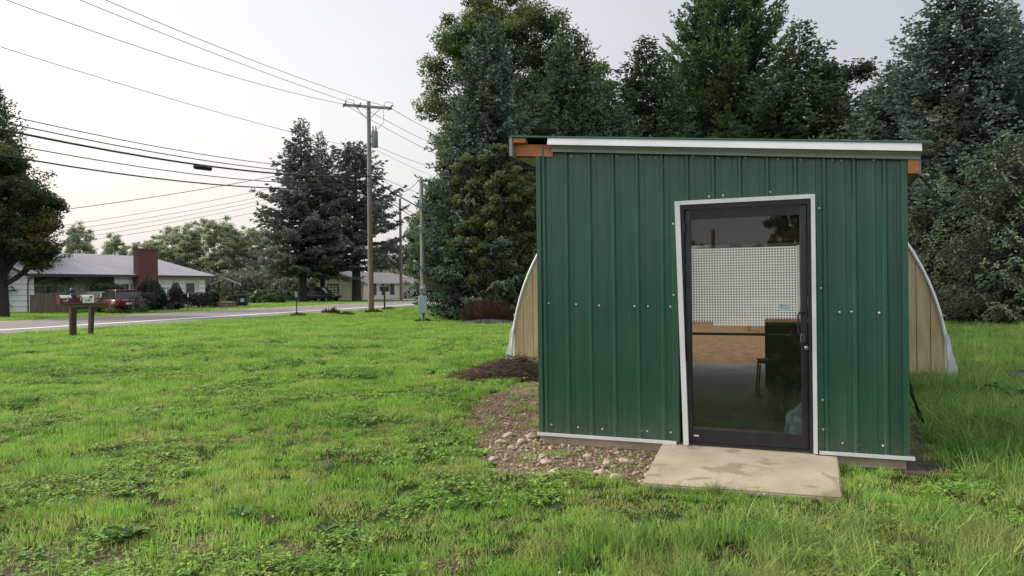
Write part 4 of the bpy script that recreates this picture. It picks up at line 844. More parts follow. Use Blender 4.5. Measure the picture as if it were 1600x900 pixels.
# ------------------------------------------------------------------ foliage generators
def nrm(a): return a/np.maximum(np.linalg.norm(a, axis=-1, keepdims=True), 1e-9)
def rhombi(p, a, ln, wd, rng, cross=True):
    """narrow leaf shaped quads from p along a"""
    n = len(p); r = nrm(rng.normal(size=(n, 3))); b = nrm(np.cross(a, r)); out = []
    for k, bb in enumerate((b, np.cross(a, b)) if cross else (b,)):
        m = p+a*(ln*.45)[:, None]; out.append(np.stack([p, m+bb*wd[:, None], p+a*ln[:, None], m-bb*wd[:, None]], 1))
    V = np.concatenate(out, 0); F = np.arange(len(V)*4).reshape(-1, 4); return V.reshape(-1, 3), F
def conifer_mesh(name, H, Rm, seed, m, z0=.35, pw=.85, droop=.22, up=.22, dens=1., lv=.30, nb=8, tl=.15, tw=.028, flat=-.12, ragged=.25, clump=0.0, spread=50, twk=.42, tmin=.12, drp=0.):
    rng = np.random.default_rng(seed); zs = []; z = z0
    while z < H-.15: zs.append(z); z += lv*(1-.55*z/H)*rng.uniform(.8, 1.2)
    bz, ba, bL = [], [], []
    for z in zs:
        f = (z-z0)/(H-z0); L0 = Rm*min(1, (1-f)**pw+.015)*min(1, .72+1.6*f); k = max(4, int(nb*(1-.45*f))); o = rng.uniform(0, 6.28)
        for i in range(k):
            bz.append(z+rng.uniform(-.06, .06)); ba.append(o+i*6.283/k+rng.uniform(-.3, .3)); bL.append(max(.12, L0*rng.uniform(1-ragged*1.3, 1+ragged*.7)*(1 if rng.random() > .08 else .6)))
    bz, ba, bL = map(np.array, (bz, ba, bL)); ft = (bz-z0)/(H-z0)
    dr = droop*(1-ft)*bL*rng.uniform(.7, 1.3, len(bL))-.35*ft*bL; upv = up*bL
    nt_ = np.maximum(3, (bL*dens/.13).astype(int)); bi = np.repeat(np.arange(len(bL)), nt_); t = rng.uniform(tmin, 1, len(bi)); 
    if clump: t = t**.6
    L = bL[bi]; side = rng.choice([-1, 1], len(bi)); tlen = (.13+twk*L*(1-t)**.8)*rng.uniform(.6, 1.15, len(bi)); tlen = np.minimum(tlen, .9)
    ang = ba[bi]+side*np.radians(rng.normal(spread, 14, len(bi)))*np.where(t > .93, .25, 1)
    d = np.stack([np.cos(ba[bi]), np.sin(ba[bi]), np.zeros(len(bi))], 1); bp = d*(L*t)[:, None]; bp[:, 2] = bz[bi]-dr[bi]*t+upv[bi]*t*t
    bp[:, :2] += rng.normal(0, .03, (len(bi), 2)); td = nrm(np.stack([np.cos(ang), np.sin(ang), np.full(len(bi), flat)+rng.normal(0, .15, len(bi))], 1))
    kt = np.maximum(1, (tlen/.10).astype(int)); ti = np.repeat(np.arange(len(bi)), kt); u = rng.uniform(0, 1, len(ti))
    p = bp[ti]+td[ti]*(tlen[ti]*u)[:, None]; p[:, 2] -= drp*(tlen[ti]*u)
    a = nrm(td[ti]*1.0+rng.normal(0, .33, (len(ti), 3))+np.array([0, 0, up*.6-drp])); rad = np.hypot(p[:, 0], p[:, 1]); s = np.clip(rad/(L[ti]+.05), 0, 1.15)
    tip = np.clip(s**2.2*rng.uniform(.55, 1.1, len(ti))*(.35+.65*np.clip(u+t[ti]*.6, 0, 1)), 0, 1)  # paler needle tips; the dark inside puts crown shade into the colour
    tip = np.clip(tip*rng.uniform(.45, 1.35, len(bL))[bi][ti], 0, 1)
    sc = rng.uniform(.7, 1.3, len(ti)); V, F = rhombi(p, a, tl*sc, tw*sc, rng); return npmesh(name, V, F, m, np.tile(tip, 2)), (bz, ba, bL, dr, upv)
def conifer_trunk(H, br, r0, name, m, parent, kbr=140):
    mb = MB(); mb.tube([(0, 0, -.1), (0, 0, H*.25), (0, 0, H*.6), (0, 0, H*.98)], [r0, r0*.8, r0*.45, r0*.06], 9)
    bz, ba, bL, dr, upv = br; idx = np.argsort(-bL)[:kbr]
    for i in idx: mb.tube([(0, 0, bz[i])]+[(math.cos(ba[i])*bL[i]*t, math.sin(ba[i])*bL[i]*t, bz[i]-dr[i]*t+upv[i]*t*t) for t in (.45, .9)], [.035+.008*bL[i], .02, .006], 4, caps=False)
    return mb.build(name, m, parent)
def broad_mesh(name, lobes, nleaf, ls, seed, m, shell=.42, sq=.8):
    """lobes: (x,y,z,r); leaves thick near each lobe's surface"""
    rng = np.random.default_rng(seed); lb = np.array(lobes); wgt = lb[:, 3]**2; wgt /= wgt.sum(); li = rng.choice(len(lb), nleaf, p=wgt)
    d = nrm(rng.normal(size=(nleaf, 3))); r = rng.uniform(0, 1, nleaf)**shell*(1+.22*np.sin(d[:, 0]*5+li)*np.cos(d[:, 2]*6+li*2)); p = lb[li, :3]+d*(lb[li, 3]*r)[:, None]*np.array([1, 1, sq])
    nn = nrm(d*.5+rng.normal(0, .6, (nleaf, 3))+np.array([0, 0, .55])); a = nrm(np.cross(nn, rng.normal(size=(nleaf, 3)))); b = np.cross(nn, a); s = ls*rng.uniform(.6, 1.35, nleaf)
    V = np.stack([p-a*s[:, None], p+b*(s*.55)[:, None]-nn*(s*.2)[:, None], p+a*s[:, None], p-b*(s*.55)[:, None]-nn*(s*.2)[:, None]], 1).reshape(-1, 3); F = np.arange(nleaf*4).reshape(-1, 4)
    tip = np.clip((.45+.5*d[:, 2]+.25*(r-.7))*rng.uniform(.6, 1.25, nleaf), 0, 1); return npmesh(name, V, F, m, tip)  # lobe tops lighter, bottoms darker: light from above put into the colour
def crown_lobes(c, rad, n, rl, seed, bottom=-.8, pear=0.0):
    rng = np.random.default_rng(seed); out = []
    while len(out) < n:
        d = nrm(rng.normal(size=3)); 
        if d[2] < bottom: continue
        r = rng.uniform(.25, 1)**.5; k = 1-pear*max(0, d[2])
        q = [c[0]+d[0]*rad[0]*r*k, c[1]+d[1]*rad[1]*r*k, c[2]+d[2]*rad[2]*r]; out.append((*q, rl*rng.uniform(.6, 1.3)))
    return out
def broad_trunk(name, H, lobes, r0, m, parent, split=.3, lean=0, kmax=60):
    mb = MB(); top = H*.8; tr = [(lean*t*t, 0, top*t) for t in (-.02, 0, .25, .5, .75, 1)]; mb.tube(tr, [r0*1.25, r0*1.1, r0*.85, r0*.65, r0*.4, r0*.1], 10)
    rng = random.Random(5)
    for x, y, z, r in lobes[:kmax]:
        zb = max(H*split*.7, z-math.hypot(x, y)*rng.uniform(.7, 1.3)-.3*r); zb = min(zb, top*.95); t = zb/top; b = Vector((lean*t*t, 0, zb)); e = Vector((x, y, z)); mid = b.lerp(e, .5)+Vector((rng.uniform(-.3, .3), rng.uniform(-.3, .3), -.25))
        rb = r0*(.36-.22*t); mb.tube([b, mid, e], [rb, rb*.6, rb*.15], 5, caps=False)
        for k in range(2): q = e+Vector((rng.gauss(0, 1), rng.gauss(0, 1), rng.gauss(.2, .7))).normalized()*r*.9; mb.tube([mid.lerp(e, .5), q], [rb*.3, rb*.06], 4, caps=False)
    return mb.build(name, m, parent)
M_BARK = mat('grey_bark', (.14, .12, .10), .9, (.06, .05, .04), 6, .5, 20, vs=(1, 1, .2)); M_BARKD = mat('dark_bark', (.05, .042, .037), .9, (.025, .02, .018), 6)
L_BLUE = leafmat('blue_spruce', (.055, .078, .055), (.29, .39, .31), .15, (.24, .25, .10), .5, .35, alt_lo=.56, alt_hi=.72)
L_BLUE2 = leafmat('blue_spruce_pale', (.055, .076, .06), (.31, .41, .345), .15, (.26, .25, .11), .5, .4, alt_lo=.58, alt_hi=.74)
L_GREENSP = leafmat('green_spruce', (.05, .078, .046), (.25, .37, .23), .15, (.24, .27, .10), .4, .4)
L_OLIVE = leafmat('olive_spruce', (.05, .068, .04), (.25, .37, .21), .15, (.30, .29, .15), .2, .5)
L_VINE = leafmat('olive_leaf', (.045, .065, .025), (.19, .27, .10), .4, (.27, .26, .09), .45, .9)
L_PINE = leafmat('white_pine', (.038, .07, .034), (.19, .32, .13), .3, (.24, .30, .10), .5, .35)
L_MAPLE = leafmat('maple', (.04, .07, .025), (.19, .29, .10), .4, (.27, .31, .09), .5, .3)
L_MAPLE2 = leafmat('dark_maple', (.025, .038, .018), (.10, .15, .06), .35, (.30, .24, .05), .6, .22)
L_LIGHT = leafmat('light_leaf', (0.034, 0.068, 0.020), (0.247, 0.361, 0.095), .45, (0.361, 0.380, 0.095), .5, .4)
L_FAR = leafmat('far_haze_leaf', (.20, .24, .16), (.52, .61, .38), .5, (.60, .61, .38), .5, .2)  # far foliage paler: haze put into the leaf colour
L_FARD = leafmat('far_dark_haze_leaf', (.08, .10, .08), (.20, .24, .17), .4, (.28, .30, .18), .4, .2)  # darker far foliage, haze greyness put into the colour too
L_FARSP = leafmat('hazy_spruce', (.18, .185, .172), (.36, .37, .335), .25, (.36, .33, .28), .4, .2)  # far spruces lightened and greyed: haze put into the needle colour
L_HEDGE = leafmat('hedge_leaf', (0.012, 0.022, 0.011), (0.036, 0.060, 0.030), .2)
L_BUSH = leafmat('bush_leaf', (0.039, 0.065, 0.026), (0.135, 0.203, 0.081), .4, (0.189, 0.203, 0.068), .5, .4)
def set_mat(o, m):
    o.material_slots[0].link = 'OBJECT'; o.material_slots[0].material = m
def base_at(px, py_apex, Y):
    p = at(px, py_apex, Y); b = at(px, 470, Y); return Vector((p.x*.4+b.x*.6, Y, 0)), p.z
PROTO = {}
def conifer(px, py, Y, kind, wscale, m, label, name='spruce_tree', group=None, rot=None, cat='spruce', bark=None):
    b, H = base_at(px, py, Y)
    if kind not in PROTO:
        kw = dict(a=dict(H=14, Rm=5.3, seed=1, z0=.3, pw=.84, nb=11, tl=.14, tw=.036, dens=2.5, lv=.34, ragged=.18), b=dict(H=14, Rm=5.9, seed=2, z0=.3, pw=.82, nb=11, droop=.32, up=.34, tl=.14, tw=.036, dens=2.5, lv=.34, ragged=.18), c=dict(H=14, Rm=5.0, seed=3, z0=.3, pw=.84, lv=.37, ragged=.25, nb=11, tl=.14, tw=.037, dens=2.5, up=.34),
             pine=dict(H=16, Rm=5.4, seed=4, z0=2.5, pw=.55, lv=.36, nb=10, droop=-.1, up=.32, flat=.15, tl=.22, tw=.030, ragged=.32, clump=1, tmin=.15, spread=48, twk=.5, dens=2.6),
             sweep=dict(H=8, Rm=4.4, seed=5, z0=.2, pw=.6, droop=.5, up=.34, nb=10, lv=.36, flat=-.3, tl=.13, tw=.028, drp=.4, dens=2.1),
             far=dict(H=24, Rm=8.0, seed=6, z0=4.3, pw=.88, lv=.9, nb=9, tl=.36, tw=.08, dens=1.1, ragged=.36, droop=.38, up=.30, twk=.4, drp=.25),
             far2=dict(H=24, Rm=7.0, seed=8, z0=5.0, pw=.5, lv=1.0, nb=8, tl=.40, tw=.085, dens=1.0, ragged=.45, droop=.15, up=.3, twk=.4, drp=.15))[kind]
        me, br = conifer_mesh('crown', m=m, **kw); r = empty(name, (0, 0, 0)); cr = link('crown', me, r); tk = conifer_trunk(kw['H'], br, {'far': .55, 'far2': .6, 'pine': .3}.get(kind, .2), 'trunk', bark or M_BARK, r)
        PROTO[kind] = (r, kw['H'], kw['Rm']); o = r; H0 = kw['H']
    else:
        src, H0, _ = PROTO[kind]; o = copy_tree(src); o.name = name
        for c in [k for k in bpy.data.objects if k.parent == o]: c.name = 'crown' if 'crown' in c.name else 'trunk'
    o.location = b; s = H/H0; o.scale = (wscale*s, wscale*s, s); o.rotation_euler = (0, 0, rot if rot is not None else random.uniform(0, 6.28))
    for c in [k for k in bpy.data.objects if k.parent == o]:
        if c.name.startswith('crown'): set_mat(c, m)
    tag(o, label, cat, group); return o
G1 = 'conifers behind the shed'
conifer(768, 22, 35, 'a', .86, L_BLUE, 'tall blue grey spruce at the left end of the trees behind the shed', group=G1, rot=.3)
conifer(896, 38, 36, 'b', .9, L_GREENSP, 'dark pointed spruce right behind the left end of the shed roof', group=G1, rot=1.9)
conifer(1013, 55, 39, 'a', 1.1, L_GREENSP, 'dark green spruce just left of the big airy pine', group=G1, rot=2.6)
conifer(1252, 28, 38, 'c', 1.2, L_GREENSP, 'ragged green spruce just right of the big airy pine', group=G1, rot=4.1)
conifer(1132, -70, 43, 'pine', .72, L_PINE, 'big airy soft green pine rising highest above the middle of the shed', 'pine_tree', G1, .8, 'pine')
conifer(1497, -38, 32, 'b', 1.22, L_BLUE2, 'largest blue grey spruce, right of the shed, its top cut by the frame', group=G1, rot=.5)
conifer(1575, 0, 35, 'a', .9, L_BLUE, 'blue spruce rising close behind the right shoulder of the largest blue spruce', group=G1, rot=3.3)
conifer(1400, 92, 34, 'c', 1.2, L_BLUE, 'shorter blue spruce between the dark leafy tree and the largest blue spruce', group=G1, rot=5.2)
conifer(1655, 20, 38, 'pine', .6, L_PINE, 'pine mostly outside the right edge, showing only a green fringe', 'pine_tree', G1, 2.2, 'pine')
conifer(1600, 205, 25.5, 'sweep', 1.12, L_OLIVE, 'low spreading olive spruce with sweeping branches at the right edge', group=G1, rot=1.2)
conifer(1455, 268, 29, 'sweep', .80, L_OLIVE, 'low spreading olive spruce directly right of the shed wall', group=G1, rot=4.0)
conifer(800, 300, 33, 'sweep', .7, L_OLIVE, 'low brownish olive spruce skirt in front of the tall blue grey spruce', group=G1, rot=2.0)
conifer(955, 130, 34.5, 'c', .9, L_GREENSP, 'small dark spruce filling the dip between the two dark pointed spruces', group=G1, rot=1)
conifer(1330, 190, 36, 'b', .95, L_GREENSP, 'low dark spruce below the dark leafy tree behind the shed roof', group=G1, rot=.2)

def broad(px, py, Y, label, lobes_fn, nleaf, ls, m, r0=.25, name='leafy_tree', cat='tree', group=None, bark=None, split=.3, shell=.42, kmax=60, seed=1, base=None):
    b, H = base_at(px, py, Y); lobes = lobes_fn(H); o = empty(name, base or b, 0); link('crown', broad_mesh('crown', lobes, nleaf, ls, seed, m, shell), o)
    broad_trunk('trunk', H, lobes, r0, bark or M_BARK, o, split, kmax=kmax); tag(o, label, cat, group); return o
# big maple behind the left spruce
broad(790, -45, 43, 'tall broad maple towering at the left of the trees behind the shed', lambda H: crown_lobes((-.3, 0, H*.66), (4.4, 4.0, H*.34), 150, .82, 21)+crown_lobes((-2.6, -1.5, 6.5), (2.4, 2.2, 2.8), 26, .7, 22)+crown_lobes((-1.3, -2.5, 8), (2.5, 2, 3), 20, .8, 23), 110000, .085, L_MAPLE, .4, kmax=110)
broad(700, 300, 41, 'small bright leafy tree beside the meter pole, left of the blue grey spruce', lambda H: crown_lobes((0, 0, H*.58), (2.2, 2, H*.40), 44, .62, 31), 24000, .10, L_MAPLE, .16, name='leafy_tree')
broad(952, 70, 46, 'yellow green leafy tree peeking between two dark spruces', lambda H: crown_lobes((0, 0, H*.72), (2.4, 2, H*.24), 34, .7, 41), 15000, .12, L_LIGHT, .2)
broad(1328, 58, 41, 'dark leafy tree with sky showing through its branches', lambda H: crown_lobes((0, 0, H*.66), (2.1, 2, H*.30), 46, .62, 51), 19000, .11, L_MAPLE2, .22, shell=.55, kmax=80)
broad(775, 215, 32.3, 'leafy olive and yellow green tree under the tall blue grey spruce', lambda H: crown_lobes((0, .4, H*.57), (2.2, 1.7, H*.42), 230, .30, 36, bottom=-1), 52000, .06, L_VINE, .15)
# left edge trees
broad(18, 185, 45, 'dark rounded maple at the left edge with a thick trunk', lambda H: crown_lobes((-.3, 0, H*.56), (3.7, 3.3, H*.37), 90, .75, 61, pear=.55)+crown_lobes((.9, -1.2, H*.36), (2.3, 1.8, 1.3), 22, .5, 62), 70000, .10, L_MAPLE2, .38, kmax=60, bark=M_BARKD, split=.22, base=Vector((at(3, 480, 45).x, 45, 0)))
conifer(-4, 130, 58, 'c', .92, L_GREENSP, 'tall dark spruce behind the rounded maple at the left edge', group='trees on the left', bark=M_BARKD)
broad(125, 345, 75, 'small thin leafed tree just behind the left end of the ranch house', lambda H: crown_lobes((0, 0, H*.66), (1.4, 1.3, H*.34), 170, .42, 71), 12000, .08, L_FAR, .13, shell=.6)
broad(180, 364, 88, 'small sparse tree above the middle of the ranch house roof', lambda H: crown_lobes((0, 0, H*.68), (1.3, 1.2, H*.33), 150, .40, 72), 9000, .09, L_FAR, .13, shell=.6)
# the two dark spruces across the road
conifer(472, 184, 88, 'far', 1.08, L_FARSP, 'dark hazy spruce with pointed top, left of the leaning pair across the road', group='dark spruces across the road', rot=.6, bark=M_BARKD).name = 'spruce_tree'
conifer(503, 204, 92, 'far', .70, L_FARSP, 'narrower dark hazy spruce tucked between the two big ones across the road', group='dark spruces across the road', rot=2.6, bark=M_BARKD)
conifer(556, 222, 90, 'far2', 1.22, L_FARSP, 'broad topped dark hazy spruce with thick trunk before the tan house', group='dark spruces across the road', rot=2, bark=M_BARKD)
# distant trees, haze put into their leaf colour
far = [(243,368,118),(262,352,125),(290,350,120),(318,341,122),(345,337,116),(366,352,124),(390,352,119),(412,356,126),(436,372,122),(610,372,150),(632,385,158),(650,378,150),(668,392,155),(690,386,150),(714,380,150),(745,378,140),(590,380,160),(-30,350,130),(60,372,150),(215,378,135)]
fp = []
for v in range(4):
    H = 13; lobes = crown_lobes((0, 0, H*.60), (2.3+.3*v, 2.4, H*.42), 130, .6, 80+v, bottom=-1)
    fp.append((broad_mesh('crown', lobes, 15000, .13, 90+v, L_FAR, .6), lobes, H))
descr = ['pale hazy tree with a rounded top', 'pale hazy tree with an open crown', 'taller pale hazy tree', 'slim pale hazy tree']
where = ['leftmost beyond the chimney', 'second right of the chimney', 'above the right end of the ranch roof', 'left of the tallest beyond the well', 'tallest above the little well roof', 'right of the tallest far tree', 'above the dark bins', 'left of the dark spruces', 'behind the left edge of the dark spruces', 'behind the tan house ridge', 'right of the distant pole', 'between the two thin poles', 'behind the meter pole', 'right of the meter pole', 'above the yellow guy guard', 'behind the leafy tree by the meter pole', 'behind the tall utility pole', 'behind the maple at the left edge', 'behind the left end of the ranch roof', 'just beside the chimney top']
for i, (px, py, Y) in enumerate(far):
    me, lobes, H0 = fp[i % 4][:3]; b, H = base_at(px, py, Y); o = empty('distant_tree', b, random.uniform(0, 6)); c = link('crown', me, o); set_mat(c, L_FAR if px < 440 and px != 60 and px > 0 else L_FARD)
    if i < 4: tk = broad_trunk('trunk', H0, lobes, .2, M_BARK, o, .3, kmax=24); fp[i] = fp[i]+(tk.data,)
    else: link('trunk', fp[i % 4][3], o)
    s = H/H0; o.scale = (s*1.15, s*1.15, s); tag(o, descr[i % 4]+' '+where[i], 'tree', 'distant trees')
# bushes
def bush(name, px, Y, w, h, m, label, group=None, n=5000, ls=.10, shape='round', dep=None, cat='bush', zc=0, shell=.25):
    x = at(px, 465, Y).x; dep = dep or w; rng = np.random.default_rng(int(abs(px)*7+Y)); d = nrm(rng.normal(size=(n, 3))); d[:, 2] = np.abs(d[:, 2])
    if shape == 'box': d = np.sign(d)*np.abs(d)**.35; d[:, 2] = np.abs(d[:, 2])*.92
    elif shape == 'dome': d = np.sign(d)*np.abs(d)**.72
    r = rng.uniform(.0, 1, n)**shell; lump = 1+(0.03 if shape == 'box' else .06 if shape == 'dome' else .2)*np.sin(d[:, 0]*7+px)*np.cos(d[:, 1]*6)+(0 if shape == 'box' else .08)*np.sin(d[:, 2]*9+d[:, 0]*5)
    p = d*(r*lump)[:, None]*np.array([w/2, dep/2, h]); p[:, 2] += .02+zc
    nn = nrm(d+rng.normal(0, .7, (n, 3))); a = nrm(np.cross(nn, rng.normal(size=(n, 3)))); b = np.cross(nn, a); s = ls*rng.uniform(.6, 1.3, n)
    V = np.stack([p-a*s[:, None], p+b*(s*.6)[:, None], p+a*s[:, None], p-b*(s*.6)[:, None]], 1).reshape(-1, 3); tip = np.clip(.25+.6*(p[:, 2]/h)*r*rng.uniform(.5, 1.2, n), 0, 1)  # lighter towards top and outside: light and shade put into the colour
    o = link(name, npmesh(name, V, np.arange(n*4).reshape(-1, 4), m, tip)); o.location = (x, Y, 0); tag(o, label, cat, group); return o
GH = 'clipped dark hedges at the ranch house'
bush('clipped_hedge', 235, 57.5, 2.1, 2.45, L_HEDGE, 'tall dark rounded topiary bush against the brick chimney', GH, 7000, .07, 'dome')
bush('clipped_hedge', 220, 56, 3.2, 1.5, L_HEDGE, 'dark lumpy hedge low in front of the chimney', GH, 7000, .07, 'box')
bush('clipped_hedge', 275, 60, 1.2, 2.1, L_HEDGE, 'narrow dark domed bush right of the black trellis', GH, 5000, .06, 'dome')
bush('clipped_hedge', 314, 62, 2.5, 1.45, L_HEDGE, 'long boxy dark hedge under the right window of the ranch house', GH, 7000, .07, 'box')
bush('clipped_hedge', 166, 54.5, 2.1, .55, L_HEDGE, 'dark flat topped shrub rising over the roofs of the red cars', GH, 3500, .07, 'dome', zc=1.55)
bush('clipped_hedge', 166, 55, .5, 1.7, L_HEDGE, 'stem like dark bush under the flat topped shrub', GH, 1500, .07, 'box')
bush('garden_shrub', 213, 50.5, 1.6, 1.35, L_FARD, 'loose twiggy shrub with reddish leaves right of the red car', None, 1800, .07, shell=.6)
bush('garden_shrub', 178, 49.5, 1.2, .45, L_BUSH, 'low green leafy plant growing in front of the red cars', None, 900, .07, shell=.6)
bush('garden_shrub', 340, 64, 1.0, .75, leafmat('yellow_leaf', (.12, .13, .02), (.4, .38, .06), .3), 'small yellow green plant left of the ring of stones', None, 900, .07, shell=.6)
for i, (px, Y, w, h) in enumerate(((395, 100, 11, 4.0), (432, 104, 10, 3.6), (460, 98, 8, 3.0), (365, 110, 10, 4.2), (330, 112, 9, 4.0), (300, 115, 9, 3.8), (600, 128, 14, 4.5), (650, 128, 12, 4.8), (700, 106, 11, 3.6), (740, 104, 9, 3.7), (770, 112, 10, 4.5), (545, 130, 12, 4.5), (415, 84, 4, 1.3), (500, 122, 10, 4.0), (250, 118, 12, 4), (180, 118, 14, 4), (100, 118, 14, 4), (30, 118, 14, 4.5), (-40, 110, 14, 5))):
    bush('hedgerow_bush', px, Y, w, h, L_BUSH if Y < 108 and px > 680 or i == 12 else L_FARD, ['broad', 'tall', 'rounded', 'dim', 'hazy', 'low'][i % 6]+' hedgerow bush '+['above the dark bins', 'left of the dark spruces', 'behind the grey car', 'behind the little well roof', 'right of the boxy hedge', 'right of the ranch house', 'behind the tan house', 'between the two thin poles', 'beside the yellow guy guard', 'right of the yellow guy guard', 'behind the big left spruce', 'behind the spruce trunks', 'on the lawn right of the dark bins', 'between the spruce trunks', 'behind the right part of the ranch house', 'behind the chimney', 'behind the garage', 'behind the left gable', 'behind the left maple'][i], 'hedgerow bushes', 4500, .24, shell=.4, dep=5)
# back row of trees to the right so no bare horizon shows
for i, (px, py, Y) in enumerate(((862, 95, 55), (1082, 120, 56), (1190, 120, 55), (1322, 165, 52), (1450, 120, 50), (1680, 120, 40), (1760, 60, 36))):
    conifer(px, py, Y, 'b', 1.05, L_GREENSP, ['dim spruce deep behind the big left maple', 'dim spruce deep behind the airy pine, left', 'dim spruce deep behind the airy pine, right', 'dim spruce deep behind the dark leafy tree', 'dim spruce deep behind the largest blue spruce', 'spruce just outside the right edge', 'spruce well outside the right edge'][i], group='back row conifers')
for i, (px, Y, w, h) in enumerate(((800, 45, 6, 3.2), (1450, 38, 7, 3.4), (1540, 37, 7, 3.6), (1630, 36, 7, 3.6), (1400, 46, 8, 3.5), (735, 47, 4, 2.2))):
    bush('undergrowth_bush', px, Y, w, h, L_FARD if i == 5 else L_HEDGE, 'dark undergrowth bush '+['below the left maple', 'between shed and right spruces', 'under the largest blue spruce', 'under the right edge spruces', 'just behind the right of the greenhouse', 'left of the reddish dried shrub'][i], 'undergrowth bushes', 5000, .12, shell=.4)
# reddish dried shrub and pale ground cover under the left spruce
def stalks(name, c, rx, ry, h, n, m, label, cat, lean=.5, w=.006, seed=1, kind=None, lo=.3, tipv=None):
    rng = np.random.default_rng(seed); th = rng.uniform(0, 6.28, n); r = rng.uniform(0, 1, n)**.5; p = np.stack([c[0]+rx*r*np.cos(th), c[1]+ry*r*np.sin(th), np.full(n, c[2] if len(c) > 2 else 0.)], 1)
    ht = h*rng.uniform(lo, 1, n)*(1.15-.6*r); d = nrm(np.stack([rng.normal(0, lean, n)+lean*.6*np.cos(th)*r, rng.normal(0, lean, n)+lean*.6*np.sin(th)*r, np.ones(n)], 1))
    V, F = rhombi(p, d, ht, np.full(n, w), rng); tip = rng.uniform(0, 1, n); o = link(name, npmesh(name, V-np.array([c[0], c[1], 0]), F, m, np.tile(tip, 2))); o.location = (c[0], c[1], 0); return tag(o, label, cat, None, kind)
L_DRY = leafmat('dried_stalks', (.07, .04, .03), (.20, .125, .09), .2); L_PALE = leafmat('pale_cover', (.12, .12, .11), (.50, .50, .47), .3)
g = at(768, 490, 31.6); stalks('dried_shrub', (g.x, 31.6), 1.15, .7, 1.25, 5000, L_DRY, 'reddish brown dried twiggy shrub under the left spruce', 'shrub', .35, .012, 3)
g = at(763, 500, 30.7); stalks('ground_cover', (g.x, 30.7), 1.15, .35, .24, 3500, L_PALE, 'pale grey flowering ground cover strip in front of the dried shrub', 'ground cover', .5, .018, 4, 'stuff')
g = G(712, 500); stalks('leafy_weed', (g.x, g.y), .35, .3, .75, 160, L_BUSH, 'small upright green weed between meter pole and spruces', 'weed', .35, .03, 5)
g = G(517, 490); stalks('leafy_weed', (g.x, g.y), .5, .3, .55, 180, L_DRY, 'sparse brownish weed on the road edge left of the tall pole', 'weed', .4, .03, 6)
for i, (px, py, r_, h_) in enumerate(((583, 489, .5, .35), (466, 494, .4, .3), (540, 492, .5, .28), (608, 484, .5, .3), (661, 503, .35, .25))):
    g = G(px, py); stalks('grass_tuft', (g.x, g.y), r_, r_*.6, h_, 260, leafmat('tuft_leaf%d' % i if False else 'tuft_leaf', (.05, .09, .02), (.12, .18, .05), .4), 'unmown grass tuft round the '+['foot of the tall utility pole', 'foot of the green number marker', 'verge between marker and tall pole', 'foot of the black roadside mailbox', 'foot of the meter pole'][i], 'grass tuft', .5, .03, 10+i)
# behind the viewer: seen only as reflections in the door
NDIR = Vector((-.499, -.908)).normalized(); D0 = Vector((1.7, 6.7))
def behind(px, L):   # where something mirrored at this door pixel stands
    u = (px-800)/FPX; nx, ny = -.3725, -.928; dn = u*nx+ny; d = Vector((u-2*dn*nx, 1-2*dn*ny)).normalized(); k = 7.362/(1+.4014*u); return Vector((u*k, k))+d*L
for i, (px, L, ytop) in enumerate(((1090, 95, 377), (1072, 70, 366), (1150, 110, 382), (1185, 100, 384), (1240, 26, 300), (1262, 30, 315), (1215, 90, 380), (1300, 60, 350), (1020, 80, 360))):
    me, lobes, H0, td = fp[i % 4]; q = behind(px, L); H = CAMZ+(443-ytop)*(L+6.5)/FPX; o = empty('lawn_tree', (q.x, q.y, 0), i); c = link('crown', me, o); set_mat(c, L_MAPLE); link('trunk', td, o); s = H/H0; o.scale = (s, s, s)
    tag(o, 'tree behind the viewer, mirrored in the door glass '+['left of the mirrored pole', 'at its left edge', 'right of the mirrored pole', 'low in the middle', 'large at its top right', 'large at its right edge', 'low right of middle', 'beyond its right edge', 'beyond its left edge'][i], 'tree', 'trees mirrored in the door')
q = behind(1115, 92); o = empty('utility_pole', (q.x, q.y, 0), 1.0, label='utility pole behind the viewer, mirrored in the upper left of the door glass', cat='utility pole')
Hq = CAMZ+(443-361)*98.5/FPX; mb = MB(); polegeo(mb, Hq, .3, .24); mb.build('pole', M_POLE, o); mb = MB(); mb.box(-1.9, 1.9, -.12, .12, Hq-.6, Hq-.35); mb.build('crossarm', M_POLE, o)
